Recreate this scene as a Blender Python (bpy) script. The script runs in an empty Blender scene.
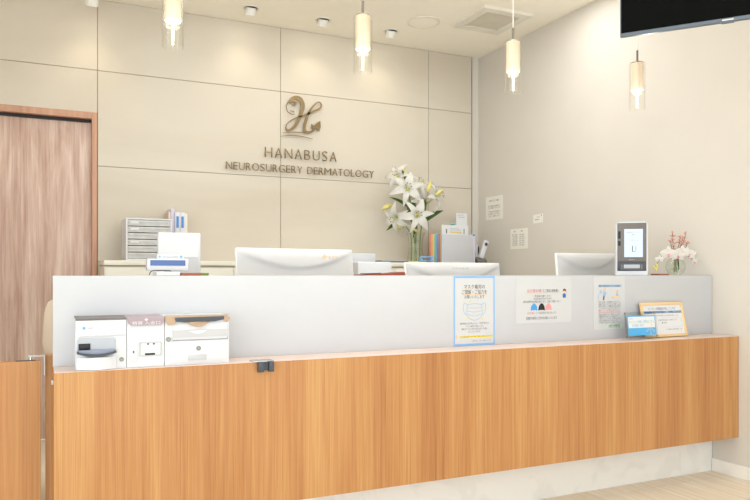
import bpy, bmesh, math, random
from mathutils import Vector, Matrix
random.seed(7)
PI = math.pi
scene = bpy.context.scene
COL = scene.collection

# ---------------------------------------------------------------- camera
cd = bpy.data.cameras.new('camera'); cam = bpy.data.objects.new('camera', cd); COL.objects.link(cam)
cam.location = (0, 0, 1.2); cam.rotation_euler = (PI/2, 0, -math.radians(25.157))
cd.sensor_width = 36; cd.lens = 703.9/750*36; cd.shift_y = 0.03317; cd.clip_start = 0.02
scene.camera = cam

# ---------------------------------------------------------------- light
world = bpy.data.worlds.new('world'); scene.world = world; world.use_nodes = True
wb = world.node_tree.nodes['Background']
wb.inputs[0].default_value = (0.92, 0.965, 1.0, 1); wb.inputs[1].default_value = 1.9

def area(name, loc, sx, sy, power, color=(1, 1, 1), rot=(0, 0, 0)):
    l = bpy.data.lights.new(name, 'AREA'); l.shape = 'RECTANGLE'; l.size = sx; l.size_y = sy
    l.energy = power; l.color = color
    o = bpy.data.objects.new(name, l); COL.objects.link(o); o.location = loc; o.rotation_euler = rot
    return o
area('waiting_room_light', (0.9, 0.2, 3.23), 2.6, 2.0, 1.5, (0.97, 0.985, 1))  # unseen lamp added as soft fill from the waiting side
area('reception_light', (1.35, 2.96, 3.23), 1.8, 0.4, 10, (0.98, 0.985, 1))  # added fill, no fitting known here; lifts the monitor backs
area('staff_light', (2.2, 3.95, 3.23), 2.6, 0.4, 17, (1, 0.985, 0.965))  # unseen lamp added to brighten the back wall and right wall

scene.view_settings.view_transform = 'Standard'; scene.view_settings.look = 'None'
scene.view_settings.gamma = 1; scene.view_settings.use_curve_mapping = False
scene.view_settings.exposure = 0.52
scene.cycles.transparent_max_bounces = 32

# ---------------------------------------------------------------- materials
def lin(c):
    c = c/255
    return c/12.92 if c <= 0.04045 else ((c+0.055)/1.055)**2.4
def rgb(r, g, b): return (lin(r), lin(g), lin(b), 1)
def nodes(m): return m.node_tree.nodes, m.node_tree.links
def mat(name, col, rough=0.5, metal=0, var=0.04, scale=8, bump=0, bscale=200, emit=0, trans=0, ior=1.45, alpha=1, coat=0, sss=0):
    m = bpy.data.materials.new(name); m.use_nodes = True
    N, L = nodes(m); p = N['Principled BSDF']
    p.inputs['Roughness'].default_value = rough; p.inputs['Metallic'].default_value = metal
    p.inputs['IOR'].default_value = ior; p.inputs['Transmission Weight'].default_value = trans
    p.inputs['Alpha'].default_value = alpha; p.inputs['Coat Weight'].default_value = coat
    c = rgb(*col); tc = N.new('ShaderNodeTexCoord')
    n = N.new('ShaderNodeTexNoise'); n.inputs['Scale'].default_value = scale; n.inputs['Detail'].default_value = 4
    L.new(tc.outputs['Object'], n.inputs['Vector'])
    r = N.new('ShaderNodeValToRGB'); r.color_ramp.elements[0].position = 0.3; r.color_ramp.elements[1].position = 0.7
    r.color_ramp.elements[0].color = tuple(max(0, x*(1-var)) for x in c[:3])+(1,)
    r.color_ramp.elements[1].color = tuple(min(1, x*(1+var)) for x in c[:3])+(1,)
    L.new(n.outputs['Fac'], r.inputs['Fac']); L.new(r.outputs['Color'], p.inputs['Base Color'])
    if bump:
        n2 = N.new('ShaderNodeTexNoise'); n2.inputs['Scale'].default_value = bscale; n2.inputs['Detail'].default_value = 3
        L.new(tc.outputs['Object'], n2.inputs['Vector'])
        b = N.new('ShaderNodeBump'); b.inputs['Strength'].default_value = bump; b.inputs['Distance'].default_value = 0.002
        L.new(n2.outputs['Fac'], b.inputs['Height']); L.new(b.outputs['Normal'], p.inputs['Normal'])
    if emit:
        L.new(r.outputs['Color'], p.inputs['Emission Color']); p.inputs['Emission Strength'].default_value = emit
    if sss:
        p.inputs['Subsurface Weight'].default_value = sss; p.inputs['Subsurface Radius'].default_value = (0.01, 0.008, 0.005)
    return m

def wood(name, dark, mid, light, axis='z', fine=60, broad=5, rough=0.4, stretch=0.06, figure=0.0, lo=0.32, hi=0.68):
    m = bpy.data.materials.new(name); m.use_nodes = True
    N, L = nodes(m); p = N['Principled BSDF']; p.inputs['Roughness'].default_value = rough
    tc = N.new('ShaderNodeTexCoord')
    def noise(s, st, detail, dist):
        mp = N.new('ShaderNodeMapping'); sc = [s, s, s]; sc['xyz'.index(axis)] = s*st
        mp.inputs['Scale'].default_value = sc
        L.new(tc.outputs['Object'], mp.inputs['Vector'])
        n = N.new('ShaderNodeTexNoise'); n.inputs['Scale'].default_value = 1; n.inputs['Detail'].default_value = detail
        n.inputs['Roughness'].default_value = 0.6; n.inputs['Distortion'].default_value = dist
        L.new(mp.outputs['Vector'], n.inputs['Vector']); return n.outputs['Fac']
    a = noise(broad, stretch, 5, figure); b = noise(fine, stretch*0.25, 3, 0); d = noise(fine*0.35, stretch*0.3, 4, figure*0.5)
    def mix(x, y, f):
        q = N.new('ShaderNodeMix'); q.data_type = 'FLOAT'; q.inputs['Factor'].default_value = f
        L.new(x, q.inputs[2]); L.new(y, q.inputs[3]); return q.outputs[0]
    s = mix(mix(a, d, 0.36), b, 0.30)
    r = N.new('ShaderNodeValToRGB'); e = r.color_ramp.elements
    e[0].position = lo; e[0].color = rgb(*dark); e[1].position = hi; e[1].color = rgb(*light)
    k = e.new(0.5); k.color = rgb(*mid)
    L.new(s, r.inputs['Fac']); L.new(r.outputs['Color'], p.inputs['Base Color'])
    bm_ = N.new('ShaderNodeBump'); bm_.inputs['Strength'].default_value = 0.08; bm_.inputs['Distance'].default_value = 0.001
    L.new(b, bm_.inputs['Height']); L.new(bm_.outputs['Normal'], p.inputs['Normal'])
    return m

def stone(name, base, vein, scale, stretch, rot=0.0, rough=0.4, amount=0.5, lo=0.45, hi=0.62):
    m = bpy.data.materials.new(name); m.use_nodes = True
    N, L = nodes(m); p = N['Principled BSDF']; p.inputs['Roughness'].default_value = rough
    tc = N.new('ShaderNodeTexCoord'); mp = N.new('ShaderNodeMapping')
    mp.inputs['Scale'].default_value = (scale*stretch, scale, scale); mp.inputs['Rotation'].default_value = (0, rot, 0)
    L.new(tc.outputs['Object'], mp.inputs['Vector'])
    n = N.new('ShaderNodeTexNoise'); n.inputs['Scale'].default_value = 1; n.inputs['Detail'].default_value = 8
    n.inputs['Distortion'].default_value = 0.8; L.new(mp.outputs['Vector'], n.inputs['Vector'])
    r = N.new('ShaderNodeValToRGB'); e = r.color_ramp.elements
    e[0].position = lo; e[0].color = rgb(*vein); e[1].position = hi; e[1].color = rgb(*base)
    L.new(n.outputs['Fac'], r.inputs['Fac'])
    mx = N.new('ShaderNodeMix'); mx.data_type = 'RGBA'; mx.inputs['Factor'].default_value = amount
    mx.inputs[6].default_value = rgb(*base); L.new(r.outputs['Color'], mx.inputs[7])
    L.new(mx.outputs[2], p.inputs['Base Color'])
    return m

def plank_floor(name):
    m = bpy.data.materials.new(name); m.use_nodes = True
    N, L = nodes(m); p = N['Principled BSDF']; p.inputs['Roughness'].default_value = 0.45
    tc = N.new('ShaderNodeTexCoord'); mp = N.new('ShaderNodeMapping'); mp.inputs['Rotation'].default_value = (0, 0, PI/2)
    L.new(tc.outputs['Object'], mp.inputs['Vector'])
    br = N.new('ShaderNodeTexBrick'); br.inputs['Scale'].default_value = 1; br.inputs['Brick Width'].default_value = 0.9
    br.inputs['Row Height'].default_value = 0.1; br.inputs['Mortar Size'].default_value = 0.0008
    br.inputs['Color1'].default_value = rgb(246, 238, 222); br.inputs['Color2'].default_value = rgb(240, 229, 210)
    br.inputs['Mortar'].default_value = rgb(190, 168, 138); L.new(mp.outputs['Vector'], br.inputs['Vector'])
    mp2 = N.new('ShaderNodeMapping'); mp2.inputs['Scale'].default_value = (45, 2.0, 1); L.new(tc.outputs['Object'], mp2.inputs['Vector'])
    n = N.new('ShaderNodeTexNoise'); n.inputs['Scale'].default_value = 1; n.inputs['Detail'].default_value = 5; L.new(mp2.outputs['Vector'], n.inputs['Vector'])
    r = N.new('ShaderNodeValToRGB'); r.color_ramp.elements[0].position = 0.3; r.color_ramp.elements[1].position = 0.7
    r.color_ramp.elements[0].color = (0.85, 0.82, 0.77, 1); r.color_ramp.elements[1].color = (1.05, 1.04, 1.02, 1)
    L.new(n.outputs['Fac'], r.inputs['Fac'])
    mx = N.new('ShaderNodeMix'); mx.data_type = 'RGBA'; mx.blend_type = 'MULTIPLY'; mx.inputs['Factor'].default_value = 1
    L.new(br.outputs['Color'], mx.inputs[6]); L.new(r.outputs['Color'], mx.inputs[7]); L.new(mx.outputs[2], p.inputs['Base Color'])
    return m

def glass(name, col=(255, 255, 255), rough=0.0, ior=1.45):
    m = bpy.data.materials.new(name); m.use_nodes = True
    N, L = nodes(m); N.remove(N['Principled BSDF'])
    g = N.new('ShaderNodeBsdfGlossy'); g.inputs['Roughness'].default_value = 0.03
    t = N.new('ShaderNodeBsdfTransparent'); t.inputs['Color'].default_value = rgb(*col)
    lw = N.new('ShaderNodeLayerWeight'); lw.inputs['Blend'].default_value = 0.5
    pw = N.new('ShaderNodeMath'); pw.operation = 'POWER'; pw.inputs[1].default_value = 4.0; L.new(lw.outputs['Facing'], pw.inputs[0])
    f = N.new('ShaderNodeMath'); f.operation = 'MULTIPLY_ADD'; f.inputs[1].default_value = 0.55; f.inputs[2].default_value = 0.03; L.new(pw.outputs[0], f.inputs[0])
    mx = N.new('ShaderNodeMixShader'); L.new(f.outputs[0], mx.inputs[0]); L.new(t.outputs[0], mx.inputs[1]); L.new(g.outputs[0], mx.inputs[2])
    L.new(mx.outputs[0], N['Material Output'].inputs['Surface'])
    return m

M = dict(
 plaster=mat('plaster_wall', (216, 211, 202), 0.85, bump=0.35, bscale=160, var=0.015, scale=3),
 ceiling=mat('ceiling_paint', (255, 249, 236), 0.9, bump=0.1, bscale=150, var=0.01),
 tile=stone('beige_wall_tile', (215, 208, 194), (204, 194, 177), 1.3, 0.35, 0.22, 0.42, 0.85, 0.35, 0.6),
 grout=mat('grout', (150, 141, 122), 0.9),
 trimgrey=mat('grey_metal_trim', (176, 178, 176), 0.45, 0.4),
 floor=plank_floor('pale_plank_floor'),
 base=mat('baseboard', (243, 240, 233), 0.6),
 white=mat('white_laminate', (202, 205, 210), 0.45, var=0.01),
 counter=wood('teak_laminate', (161, 103, 58), (188, 134, 81), (206, 161, 103), 'z', 190, 6, 0.38, 0.05, 0.3, 0.34, 0.64),
 gate=wood('teak_laminate_gate', (180, 122, 73), (201, 146, 91), (213, 163, 108), 'z', 150, 7, 0.42, 0.05, 0.2, 0.36, 0.64),
 shelf=mat('pinkish_shelf_laminate', (230, 208, 196), 0.3, var=0.01),
 door=wood('walnut_door_veneer', (176, 140, 124), (206, 178, 163), (230, 210, 198), 'z', 80, 8, 0.5, 0.13, 0.9, 0.36, 0.62),
 frame=wood('brown_door_frame', (180, 136, 112), (197, 153, 128), (208, 168, 142), 'z', 90, 12, 0.5, 0.05, 0.1),
 dark=mat('dark_gap', (40, 36, 34), 0.6),
 marble=stone('white_marble_kick', (236, 236, 232), (206, 206, 203), 6, 1.0, 0.8, 0.25, 0.22, 0.40, 0.50),
 bronze=mat('brushed_bronze_letters', (150, 134, 104), 0.3, 1.0, var=0.03),
 bronze_dk=mat('brushed_bronze_emblem', (132, 114, 84), 0.36, 1.0, var=0.12, scale=9),
 device=mat('device_white_plastic', (222, 225, 230), 0.35, var=0.01),
 monwhite=mat('monitor_white_plastic', (255, 255, 255), 0.4, var=0.0),
 device2=mat('device_off_white_plastic', (198, 200, 204), 0.4, var=0.01),
 tray=mat('tray_grey_plastic', (184, 190, 198), 0.3),
 lilactray=mat('tray_blue_grey_plastic', (140, 150, 172), 0.3),
 slate=mat('slate_plastic', (70, 76, 84), 0.3),
 black=mat('black_plastic', (22, 23, 25), 0.35),
 mauve=mat('mauve_label_plastic', (172, 156, 164), 0.35),
 gold=mat('champagne_trim', (176, 150, 124), 0.3, 0.35),
 chrome=mat('chrome', (200, 200, 200), 0.2, 1.0),
 keyring=mat('lock_grey_metal', (132, 136, 130), 0.35, 0.8),
 keycore=mat('lock_green_core', (150, 158, 142), 0.4),
 brown=mat('brown_leather', (158, 98, 76), 0.6),
 rust=mat('rust_red_folder', (138, 68, 50), 0.55),
 paper=mat('white_paper', (226, 228, 230), 0.7, var=0.01),
 laminated=mat('laminated_paper', (208, 211, 214), 0.45, var=0.01),
 notepaper=mat('warm_white_note_paper', (240, 237, 229), 0.7, var=0.01),
 ink=mat('black_ink', (40, 40, 44), 0.7), inklight=mat('grey_ink', (112, 112, 116), 0.7),
 red=mat('red_ink', (214, 96, 100), 0.7), blueink=mat('blue_ink', (70, 110, 180), 0.7),
 lblue=mat('light_blue_print', (133, 184, 236), 0.6), pblue=mat('pale_blue_print', (158, 188, 218), 0.6),
 sky=mat('bright_blue_print', (84, 176, 232), 0.5), navy=mat('navy_band_print', (66, 112, 160), 0.5),
 yellow=mat('yellow_highlight', (244, 226, 60), 0.6), orange=mat('pale_orange_underline', (240, 200, 140), 0.6),
 softblue=mat('soft_blue_print', (160, 196, 230), 0.6),
 jblue=mat('blue_jacket_print', (74, 160, 226), 0.6), jpink=mat('pink_jacket_print', (240, 160, 160), 0.6),
 skin=mat('skin_print', (236, 196, 166), 0.6), hair=mat('brown_hair_print', (110, 66, 48), 0.6),
 green=mat('pale_green_print', (200, 224, 200), 0.6), tan=mat('tan_print', (232, 208, 166), 0.6),
 recess=mat('recess_pale_green', (222, 230, 228), 0.4, var=0.01),
 lcd=mat('blue_lcd', (84, 112, 168), 0.3),
 kgrey=mat('dark_grey_kiosk_plastic', (112, 108, 106), 0.4),
 screen=mat('lit_pale_screen', (196, 212, 236), 0.2, emit=0.12, var=0.01),
 tvscreen=mat('black_glass_screen', (12, 14, 13), 0.12, var=0.1, ior=1.12),
 tvframe=mat('grey_television_bezel', (98, 108, 118), 0.35, 0.2),
 clear=glass('clear_glass', (255, 255, 254)), vaseglass=glass('vase_glass', (252, 254, 252), ior=1.5),
 water=glass('water', (253, 254, 252), ior=1.2),
 acrylic=glass('clear_acrylic', (246, 248, 248)),
 plastic=glass('translucent_drawer_plastic', (214, 219, 221)),
 bulb=mat('lamp_disc_glow', (255, 244, 224), 0.4, emit=9),
 maple=wood('pale_maple', (222, 198, 168), (236, 216, 190), (246, 232, 212), 'z', 160, 22, 0.45, 0.06),
 oakframe=wood('pale_oak_frame', (222, 186, 132), (234, 203, 152), (240, 214, 168), 'x', 160, 22, 0.5, 0.06),
 core=mat('glowing_light_core', (255, 250, 240), 0.3, emit=0.8),  # emission for the painted bright streak inside the pendant glass
 cord=mat('white_cord', (240, 240, 236), 0.5), steel=mat('satin_steel', (150, 142, 130), 0.35, 0.9),
 spotwhite=mat('white_spot_housing', (240, 238, 232), 0.5), spotglow=mat('spot_lens_glow', (255, 240, 212), 0.4, emit=14),
 grille=mat('grey_grille', (226, 220, 204), 0.7), vent=mat('vent_white', (236, 232, 220), 0.6),
 petal=mat('lily_white_petal', (252, 252, 248), 0.5, var=0.01), throat=mat('lily_green_throat', (204, 214, 120), 0.5),
 bud=mat('lily_yellow_bud', (222, 212, 128), 0.5, var=0.12, scale=30), stem=mat('green_stem', (112, 142, 66), 0.5, var=0.12, scale=30),
 leaf=mat('green_leaf', (84, 122, 52), 0.45, var=0.2, scale=25), anther=mat('brown_anther', (166, 110, 52), 0.6),
 orchid=mat('orchid_white_petal', (255, 252, 247), 0.5, var=0.02, scale=30), orchidpink=mat('orchid_pink_centre', (236, 158, 172), 0.5, var=0.15, scale=60),
 twig=mat('brown_twig', (132, 104, 76), 0.7), pinkbud=mat('pink_bud', (228, 164, 156), 0.6, var=0.1, scale=60),
 fabric=mat('beige_chair_fabric', (226, 210, 190), 0.8, bump=0.3, bscale=300), chairgrey=mat('grey_chair_plastic', (150, 146, 140), 0.5),
 cabinet=mat('pale_cabinet_front', (232, 230, 219), 0.5, var=0.01), cabtop=mat('pale_cabinet_top', (238, 235, 222), 0.4, var=0.01),
 cabline=mat('cabinet_shadow_rail', (172, 160, 134), 0.6),  # tan standing in for shadow under the cabinet top
 desk=mat('staff_desk_laminate', (236, 232, 222), 0.5),
 f1=mat('folder_red', (226, 140, 120), 0.5), f2=mat('folder_yellow', (236, 206, 130), 0.5), f3=mat('folder_green', (150, 196, 160), 0.5),
 f4=mat('folder_blue', (120, 170, 214), 0.5), f5=mat('folder_purple', (160, 140, 180), 0.5), f6=mat('folder_orange', (236, 170, 110), 0.5), f7=mat('folder_pale_blue', (196, 214, 232), 0.5),
 lilac=mat('lilac_file_cover', (206, 202, 222), 0.5), labelblue=mat('blue_spine_label', (84, 140, 214), 0.5), teal=mat('teal_clip', (110, 196, 200), 0.4),
)

# ---------------------------------------------------------------- mesh building
class MB:
    def __init__(s): s.bm = bmesh.new()
    def _new(s, fn, mtx=None):
        before = set(s.bm.verts); fn(); vs = [v for v in s.bm.verts if v not in before]
        if mtx is not None: bmesh.ops.transform(s.bm, matrix=mtx, verts=vs)
        return vs
    def box(s, x0, x1, y0, y1, z0, z1, bev=0, seg=2, mtx=None):
        r = bmesh.ops.create_cube(s.bm, size=1); vs = r['verts']
        for v in vs: v.co = Vector(((x0+x1)/2+v.co.x*(x1-x0), (y0+y1)/2+v.co.y*(y1-y0), (z0+z1)/2+v.co.z*(z1-z0)))
        allv = set(vs)
        if bev:
            es = list({e for v in vs for e in v.link_edges})
            rr = bmesh.ops.bevel(s.bm, geom=es, offset=bev, segments=seg, profile=0.5, affect='EDGES')
            allv = {v for v in rr['verts']} | {v for v in vs if v.is_valid}
        if mtx is not None: bmesh.ops.transform(s.bm, matrix=mtx, verts=list(allv))
        return s
    def cyl(s, p0, p1, r0, r1=None, seg=24):
        p0, p1 = Vector(p0), Vector(p1); r1 = r0 if r1 is None else r1; d = p1-p0
        q = d.to_track_quat('Z', 'Y').to_matrix().to_4x4(); q.translation = (p0+p1)/2
        bmesh.ops.create_cone(s.bm, cap_ends=True, segments=seg, radius1=r0, radius2=r1, depth=d.length, matrix=q); return s
    def ball(s, c, r, sc=(1, 1, 1), seg=16, mtx=None):
        m = Matrix.Translation(Vector(c)) @ (mtx if mtx is not None else Matrix.Identity(4)) @ Matrix.Diagonal((r*sc[0], r*sc[1], r*sc[2], 1))
        bmesh.ops.create_uvsphere(s.bm, u_segments=seg, v_segments=max(6, seg*2//3), radius=1, matrix=m); return s
    def tube(s, pts, rad, seg=8, flat=None):
        pts = [Vector(p) for p in pts]; n = len(pts); rad = rad if isinstance(rad, (list, tuple)) else [rad]*n
        rings = []; up = Vector((0.13, 0.31, 0.94))
        for i, p in enumerate(pts):
            t = (pts[min(i+1, n-1)]-pts[max(i-1, 0)]).normalized(); a = t.cross(up)
            if a.length < 1e-3: a = t.cross(Vector((1, 0, 0)))
            a.normalize(); b = t.cross(a); up = b.cross(t) if b.dot(up) == 0 else up
            rings.append([s.bm.verts.new(p+(a*math.cos(2*PI*k/seg)+b*math.sin(2*PI*k/seg))*rad[i]) for k in range(seg)])
        for i in range(n-1):
            for k in range(seg):
                s.bm.faces.new((rings[i][k], rings[i][(k+1) % seg], rings[i+1][(k+1) % seg], rings[i+1][k]))
        s.bm.faces.new(rings[0][::-1]); s.bm.faces.new(rings[-1]); return s
    def lathe(s, prof, c=(0, 0, 0), seg=32):
        c = Vector(c); rings = []
        for r, z in prof:
            if r < 1e-6: rings.append([s.bm.verts.new(c+Vector((0, 0, z)))])
            else: rings.append([s.bm.verts.new(c+Vector((r*math.cos(2*PI*k/seg), r*math.sin(2*PI*k/seg), z))) for k in range(seg)])
        for a, b in zip(rings, rings[1:]):
            for k in range(seg):
                k2 = (k+1) % seg
                if len(a) == 1 and len(b) == 1: continue
                if len(a) == 1: s.bm.faces.new((a[0], b[k2], b[k]))
                elif len(b) == 1: s.bm.faces.new((a[k], a[k2], b[0]))
                else: s.bm.faces.new((a[k], a[k2], b[k2], b[k]))
        return s
    def prism(s, pts, y0, y1):
        """outline in x,z extruded from y0 to y1"""
        a = [s.bm.verts.new((x, y0, z)) for x, z in pts]; b = [s.bm.verts.new((x, y1, z)) for x, z in pts]
        s.bm.faces.new(a); s.bm.faces.new(b[::-1]); n = len(pts)
        for i in range(n): s.bm.faces.new((a[i], b[i], b[(i+1) % n], a[(i+1) % n]))
        return s
    def prismx(s, pts, x0, x1):
        """outline in y,z extruded along x"""
        a = [s.bm.verts.new((x0, y, z)) for y, z in pts]; b = [s.bm.verts.new((x1, y, z)) for y, z in pts]
        s.bm.faces.new(a); s.bm.faces.new(b[::-1]); n = len(pts)
        for i in range(n): s.bm.faces.new((a[i], b[i], b[(i+1) % n], a[(i+1) % n]))
        return s
    def ribbon(s, pts, wid, y0, y1):
        """curved stroke in x,z with a varying width, extruded in y"""
        n = len(pts); P = [Vector((p[0], p[1])) for p in pts]; Lf, Rt = [], []
        for i, p in enumerate(P):
            t = (P[min(i+1, n-1)]-P[max(i-1, 0)]).normalized(); q = Vector((-t.y, t.x))*wid[i]/2
            Lf.append(p+q); Rt.append(p-q)
        vf = [[s.bm.verts.new((v.x, y, v.y)) for v in side] for y in (y0, y1) for side in (Lf, Rt)]
        a, b, c, d = vf
        for i in range(n-1):
            s.bm.faces.new((a[i], a[i+1], b[i+1], b[i])); s.bm.faces.new((c[i], d[i], d[i+1], c[i+1]))
            s.bm.faces.new((a[i], c[i], c[i+1], a[i+1])); s.bm.faces.new((b[i], b[i+1], d[i+1], d[i]))
        s.bm.faces.new((a[0], b[0], d[0], c[0])); s.bm.faces.new((a[-1], c[-1], d[-1], b[-1]))
        return s
    def sheet(s, fn, nu, nv, thick=0.0):
        g = [[s.bm.verts.new(fn(i/nu, j/nv*2-1)) for j in range(nv+1)] for i in range(nu+1)]
        fs = [s.bm.faces.new((g[i][j], g[i][j+1], g[i+1][j+1], g[i+1][j])) for i in range(nu) for j in range(nv)]
        if thick: bmesh.ops.solidify(s.bm, geom=fs, thickness=thick)
        return s
    def build(s, name, material, parent=None, loc=None, rot=None, smooth=True):
        bmesh.ops.recalc_face_normals(s.bm, faces=s.bm.faces)
        if parent is None and loc is None:
            xs = [v.co for v in s.bm.verts]
            loc = Vector(((min(v.x for v in xs)+max(v.x for v in xs))/2, (min(v.y for v in xs)+max(v.y for v in xs))/2, min(v.z for v in xs)))
            bmesh.ops.translate(s.bm, verts=s.bm.verts, vec=-loc)
        me = bpy.data.meshes.new(name); s.bm.to_mesh(me); s.bm.free(); me.materials.append(material)
        if smooth:
            for p in me.polygons: p.use_smooth = True
            try: me.set_sharp_from_angle(angle=math.radians(38))
            except Exception: pass
        o = bpy.data.objects.new(name, me); COL.objects.link(o); o.parent = parent
        if loc is not None: o.location = loc
        if rot is not None: o.rotation_euler = rot
        return o

def box(name, m, parent, *a, bev=0, **k): return MB().box(*a, bev=bev).build(name, m, parent, **k)
def tag(o, label, cat, group=None):
    o['label'] = label; o['category'] = cat
    if group: o['group'] = group
    return o
def thing(name, label, cat, loc, rz=0, group=None):
    o = bpy.data.objects.new(name, None); COL.objects.link(o); o.location = loc; o.rotation_euler = (0, 0, rz)
    o.empty_display_size = 0.1
    return tag(o, label, cat, group)
def struct(o): o['kind'] = 'structure'; return o
def dup(root, loc, label, rz=None):
    r = root.copy(); COL.objects.link(r); r.location = loc; r['label'] = label
    if rz is not None: r.rotation_euler = (0, 0, rz)
    for ch in list(root.children):
        c = ch.copy(); COL.objects.link(c); c.parent = r
        for g in ch.children:
            d = g.copy(); COL.objects.link(d); d.parent = c
    return r

def text_mesh(body, h=None, w=None, thin=0.0, extrude=0.0, align='CENTER', spacing=1.0):
    """mesh of lettering in the x,z plane facing -y; cap height about h, total width w"""
    cu = bpy.data.curves.new('lettering', 'FONT'); cu.body = body; cu.align_x = 'LEFT'
    cu.extrude = 0; cu.offset = -thin; cu.resolution_u = 3; cu.space_character = spacing
    o = bpy.data.objects.new('lettering', cu); COL.objects.link(o)
    bpy.context.view_layer.update()
    dg = bpy.context.evaluated_depsgraph_get(); me = bpy.data.meshes.new_from_object(o.evaluated_get(dg))
    bpy.data.objects.remove(o)
    bm = bmesh.new(); bm.from_mesh(me); bpy.data.meshes.remove(me)
    if not bm.verts: return bm
    x0 = min(v.co.x for v in bm.verts); x1 = max(v.co.x for v in bm.verts)
    hh = h if h else 0.01
    sy = hh/0.72; sx = (w/(x1-x0)) if w else sy
    ox = {'CENTER': -(x0+x1)/2, 'LEFT': -x0, 'RIGHT': -x1}[align]
    for v in bm.verts: v.co = Vector(((v.co.x+ox)*sx, 0, v.co.y*sy))
    if extrude:
        r = bmesh.ops.extrude_face_region(bm, geom=list(bm.faces))
        bmesh.ops.translate(bm, verts=[g for g in r['geom'] if isinstance(g, bmesh.types.BMVert)], vec=(0, extrude, 0))
    return bm
def lettering(lines, m, parent, y=0.0, name='lettering', rot=None, off=(0, 0, 0)):
    """lines: (body, x, z, height, width, align) all in the parent's x,z plane, joined as one printed block"""
    out = bmesh.new()
    for ln in lines:
        body, x, z, h, w = ln[:5]; al = ln[5] if len(ln) > 5 else 'CENTER'
        b = text_mesh(body, h, w, align=al); bmesh.ops.translate(b, verts=b.verts, vec=(x, y, z))
        tmp = bpy.data.meshes.new('t'); b.to_mesh(tmp); b.free(); out.from_mesh(tmp); bpy.data.meshes.remove(tmp)
    for f in out.faces:
        f.normal_update()
        if f.normal.y > 0: f.normal_flip()
    me = bpy.data.meshes.new(name); out.to_mesh(me); out.free(); me.materials.append(m)
    o = bpy.data.objects.new(name, me); COL.objects.link(o); o.parent = parent; o.location = off
    if rot: o.rotation_euler = rot
    return o
def smoothpath(pts, n=6):
    P = [Vector(p) for p in pts]; out = []
    for i in range(len(P)-1):
        a, b, c, d = P[max(i-1, 0)], P[i], P[i+1], P[min(i+2, len(P)-1)]
        for k in range(n):
            t = k/n
            out.append(0.5*((2*b)+(c-a)*t+(2*a-5*b+4*c-d)*t*t+(3*b-a-3*c+d)*t**3))
    out.append(P[-1]); return out

# ================================================================ SETTING
XW, YB, ZC = 3.716, 5.603, 3.246
YT = YB-0.0                                    # tile face
struct(box('floor', M['floor'], None, -2.6, XW+0.1, -3.5, YB+0.15, -0.1, 0, smooth=False))
struct(box('ceiling', M['ceiling'], None, -2.6, XW+0.1, -3.5, YB+0.15, ZC, ZC+0.1, smooth=False))
struct(box('wall_right', M['plaster'], None, XW, XW+0.1, -3.5, YB+0.15, 0, ZC, smooth=False))
struct(box('wall_left', M['plaster'], None, -2.7, -2.6, 1.7, YB+0.15, 0, ZC, smooth=False))
DX0, DX1, DZ = -1.0, 0.353, 2.401              # door opening incl. frame
b = MB(); yb0, yb1 = YB+0.008, YB+0.15
b.box(-2.6, DX0, yb0, yb1, 0, ZC); b.box(DX1, XW, yb0, yb1, 0, ZC); b.box(DX0, DX1, yb0, yb1, DZ, ZC)
bw = struct(b.build('wall_back', M['plaster'], loc=(0, 0, 0), smooth=False))
# large tiles over the back wall
b = MB(); g = 0.0022
xs = [-2.6, -1.05, 0.357, 1.768, 3.17, 3.634]; zs = [0, 0.59, 1.299, 2.008, 2.717, ZC]
for i in range(5):
    for j in range(5):
        x0, x1, z0, z1 = xs[i]+g, xs[i+1]-g, zs[j]+g, zs[j+1]-g
        if i == 0: x1 = min(x1, -1.05-g)
        if i == 1:
            if z1 < DZ:
                b.box(x0, DX0-0.001, YT, YT+0.007, z0, z1); continue
            if z0 < DZ: b.box(x0, DX0-0.001, YT, YT+0.007, z0, DZ); z0 = DZ+0.001
        b.box(x0, x1, YT, YT+0.007, z0, z1, bev=0.0012, seg=1)
tl = b.build('tile_cladding', M['tile'], bw, loc=(0, 0, 0), smooth=False)
b = MB(); b.box(-2.6, DX0, YT+0.0055, YT+0.0078, 0, ZC); b.box(DX1, 3.634, YT+0.0055, YT+0.0078, 0, ZC); b.box(DX0, DX1, YT+0.0055, YT+0.0078, DZ, ZC)
b.build('grout', M['grout'], bw, loc=(0, 0, 0), smooth=False)
struct(box('trim_1', M['trimgrey'], None, 3.634, 3.641, YT-0.003, YT+0.008, 0, ZC, smooth=False))
struct(box('baseboard_right', M['base'], None, XW-0.012, XW, -3.5, 3.03, 0, 0.078, bev=0.003, smooth=False))
# sliding wooden door
d = struct(thing('door_1', 'x', 'x', (-0.33, YB, 0)))
for k in ('label', 'category'): del d[k]
b = MB(); fw = 0.036; x0, x1 = DX0+0.33, DX1+0.33
b.box(x0, x0+fw, -0.014, 0.14, 0, DZ, bev=0.003); b.box(x1-fw, x1, -0.014, 0.14, 0, DZ, bev=0.003)
b.box(x0+fw, x1-fw, -0.012, 0.14, DZ-0.048, DZ, bev=0.003); b.build('door_frame', M['frame'], d)
box('head_track', M['dark'], d, x0+fw, x1-fw, 0.03, 0.09, DZ-0.070, DZ-0.048)  # dark strip standing in for shade in the gap over the leaf
box('door_leaf', M['door'], d, x0+fw, x1-fw, 0.045, 0.085, 0.008, DZ-0.068, bev=0.002)
b = MB(); b.tube([(x0+0.14, 0.02, 0.85), (x0+0.14, 0.02, 1.25)], 0.012); b.cyl((x0+0.14, 0.02, 0.88), (x0+0.14, 0.045, 0.88), 0.008); b.cyl((x0+0.14, 0.02, 1.22), (x0+0.14, 0.045, 1.22), 0.008)
b.build('door_handle', M['steel'], d)

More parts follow.
